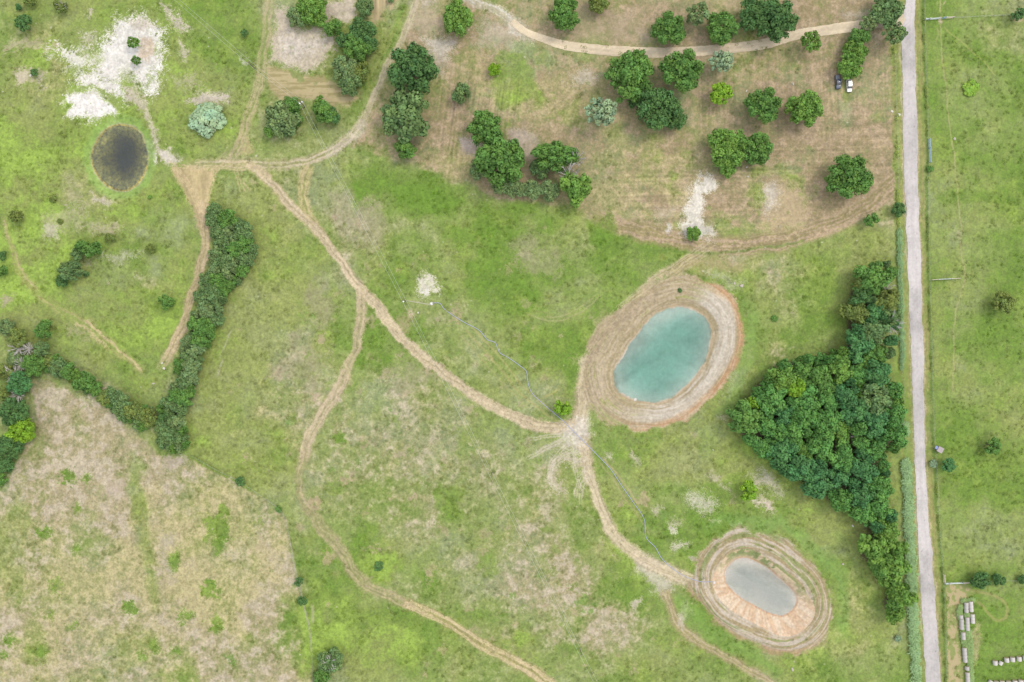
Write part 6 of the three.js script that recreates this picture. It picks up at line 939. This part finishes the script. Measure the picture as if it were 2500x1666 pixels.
// ---------------------------------------------------------------- reeds, rank grass and weeds: past counting
function tuft(seed, blades, spread, h, w) {                       // arching blades: two joints, the tip bent over
  const r = rng(seed), pos = [], nor = [], idx = [];
  for (let i = 0; i < blades; i++) {
    const a = r() * 6.283, d = spread * Math.sqrt(r()), x = Math.cos(a) * d, z = Math.sin(a) * d, t = a + (r() - 0.5) * 1.6, dx = Math.cos(t), dz = Math.sin(t), hh = h * (0.6 + 0.5 * r()), l = h * (0.5 + 0.5 * r()), k = pos.length / 3;
    for (const [f, y, q] of [[0, 0, 0.8], [0.3, 0.75, 1], [0.75, 1, 0.9], [1.2, 0.8, 0.15]]) { pos.push(x + dx * l * f - dz * w * q, hh * y, z + dz * l * f + dx * w * q, x + dx * l * f + dz * w * q, hh * y, z + dz * l * f - dx * w * q); for (let c = 0; c < 2; c++) nor.push(dx * 0.2, 0.96, dz * 0.2); }
    for (let s = 0; s < 3; s++) { const p = k + s * 2; idx.push(p, p + 2, p + 1, p + 1, p + 2, p + 3); }
  }
  const g = new THREE.BufferGeometry(); g.setAttribute('position', new THREE.BufferAttribute(new Float32Array(pos), 3)); g.setIndex(idx);
  const f = g.index.array, P = pos; let ny = 0; { const [A, B, C] = [f[6], f[7], f[8]]; ny = (P[B * 3 + 2] - P[A * 3 + 2]) * (P[C * 3] - P[A * 3]) - (P[B * 3] - P[A * 3]) * (P[C * 3 + 2] - P[A * 3 + 2]); }
  if (ny < 0) for (let q = 0; q < f.length; q += 3) { const s = f[q]; f[q] = f[q + 1]; f[q + 1] = s; }
  g.setAttribute('normal', new THREE.BufferAttribute(new Float32Array(nor), 3)); return g;
}
const reedTuft = tuft(2, 18, 0.55, 0.95, 0.09), weedTuft = tuft(5, 14, 0.4, 0.7, 0.09), grassTuft = tuft(9, 9, 0.34, 0.3, 0.07);
function scatter(name, geo, mat, spots, label, category) {
  const m = new THREE.InstancedMesh(geo, mat, spots.length), M = new THREE.Matrix4(), q = new THREE.Quaternion(), up = new THREE.Vector3(0, 1, 0), c = new THREE.Color();
  spots.forEach(([x, y, s, a, r, g, b], i) => { M.compose(new THREE.Vector3(wx(x), groundY(x, y) - 0.02, wz(y)), q.setFromAxisAngle(up, a), new THREE.Vector3(s, s, s)); m.setMatrixAt(i, M); m.setColorAt(i, c.setRGB(r, g, b)); });
  m.castShadow = m.receiveShadow = true; top(m, name, label, category, null, 'stuff');
}
function along(pts, half, n, seed, tint, sz = 1, gaps = 0) {
  const r = rng(seed), line4 = smooth(pts, false, 6), out = [];
  for (let i = 0; i < n; i++) { const f = r() * (line4.length - 1), k = Math.floor(f), a = line4[k], b = line4[Math.min(k + 1, line4.length - 1)], x = lerp(a[0], b[0], f - k) + (r() + r() - 1) * half, y = lerp(a[1], b[1], f - k) + (r() - 0.5) * 3; if (gaps && nB(x, y, 40) < gaps) continue; const t = 0.75 + 0.5 * r(); out.push([x, y, sz * (0.6 + 0.7 * r()), r() * 6.28, tint[0] * t, tint[1] * t, tint[2] * t * (0.9 + 0.2 * r())]); }
  return out;
}
const BLADE = new THREE.MeshPhysicalMaterial({ name: 'grass_blades', color: 0xffffff, roughness: 0.9, specularIntensity: 0.3 });
scatter('reeds', reedTuft, BLADE, [...along([[2211, 1125], [2214, 1200], [2217, 1290], [2222, 1380], [2225, 1480], [2230, 1560], [2236, 1670]], 11, 900, 61, [0.2, 0.31, 0.14]), ...along([[2205, 1035], [2207, 1060]], 6, 90, 62, [0.2, 0.31, 0.14])], 'pale blue-green reeds in a thick band along the southern road verge', 'reeds');
scatter('tall_grass', reedTuft, BLADE, along([[2194, 560], [2196, 640], [2198, 730], [2200, 830], [2201, 900]], 4, 260, 63, [0.17, 0.28, 0.12], 0.8), 'narrow line of blue-green tall grass between the wood and the road', 'grass');
scatter('weeds', weedTuft, BLADE, [...along(eastFence.slice(1), 2.4, 900, 64, [0.17, 0.23, 0.05], 0.75, 0.1), ...along(westFence.slice(0, 5), 2.5, 500, 65, [0.24, 0.31, 0.07], 0.7, -0.2), ...along([[468, 1115], [520, 1145], [590, 1182], [612, 1195]], 4, 110, 66, [0.2, 0.27, 0.07], 0.7)], 'dark weeds growing along the wire fences', 'weeds');
scatter('weeds', weedTuft, BLADE, [...along([[2343, 1478], [2340, 1496], [2349, 1530], [2352, 1570], [2362, 1600], [2364, 1670]], 4, 420, 67, [0.2, 0.29, 0.11], 0.9), ...along([[2362, 1540], [2366, 1580], [2366, 1640], [2368, 1670]], 4, 420, 68, [0.2, 0.29, 0.11], 1), ...along([[2356, 1500], [2362, 1502]], 4, 60, 69, [0.2, 0.29, 0.11], 0.9), ...along([[2346, 1466], [2375, 1464]], 3, 70, 70, [0.2, 0.29, 0.11], 0.8)], 'green weeds growing up between the old round bales', 'weeds');
{ // single grass tufts, taller than the turf round them, in the colours of the ground they grow in
  const r = rng(72), out = [];
  for (let n = 0; n < 34000; n++) { const x = -60 + r() * 2620, y = -60 + r() * 1790; if (nC(x, y, 60) + 0.6 * nD(x, y, 9) < -0.1) continue; const [a, b, c] = groundColor(x, y); if (a > b * 1.04 || a > 0.3) continue; if (inside(greenPond, x, y) > -6 || inside(clayPond, x, y) > -8 || inside(darkPond, x, y) > -5 || (x > 2196 && x < 2300)) continue; const t = 0.86 + 0.34 * r(); out.push([x, y, 0.6 + 0.8 * r(), r() * 6.28, a * t, b * t * 1.02, c * t * 0.9]); }
  scatter('grass', grassTuft, BLADE, out, 'loose grass tufts over the pasture', 'grass');
}
renderer.render(scene, camera);
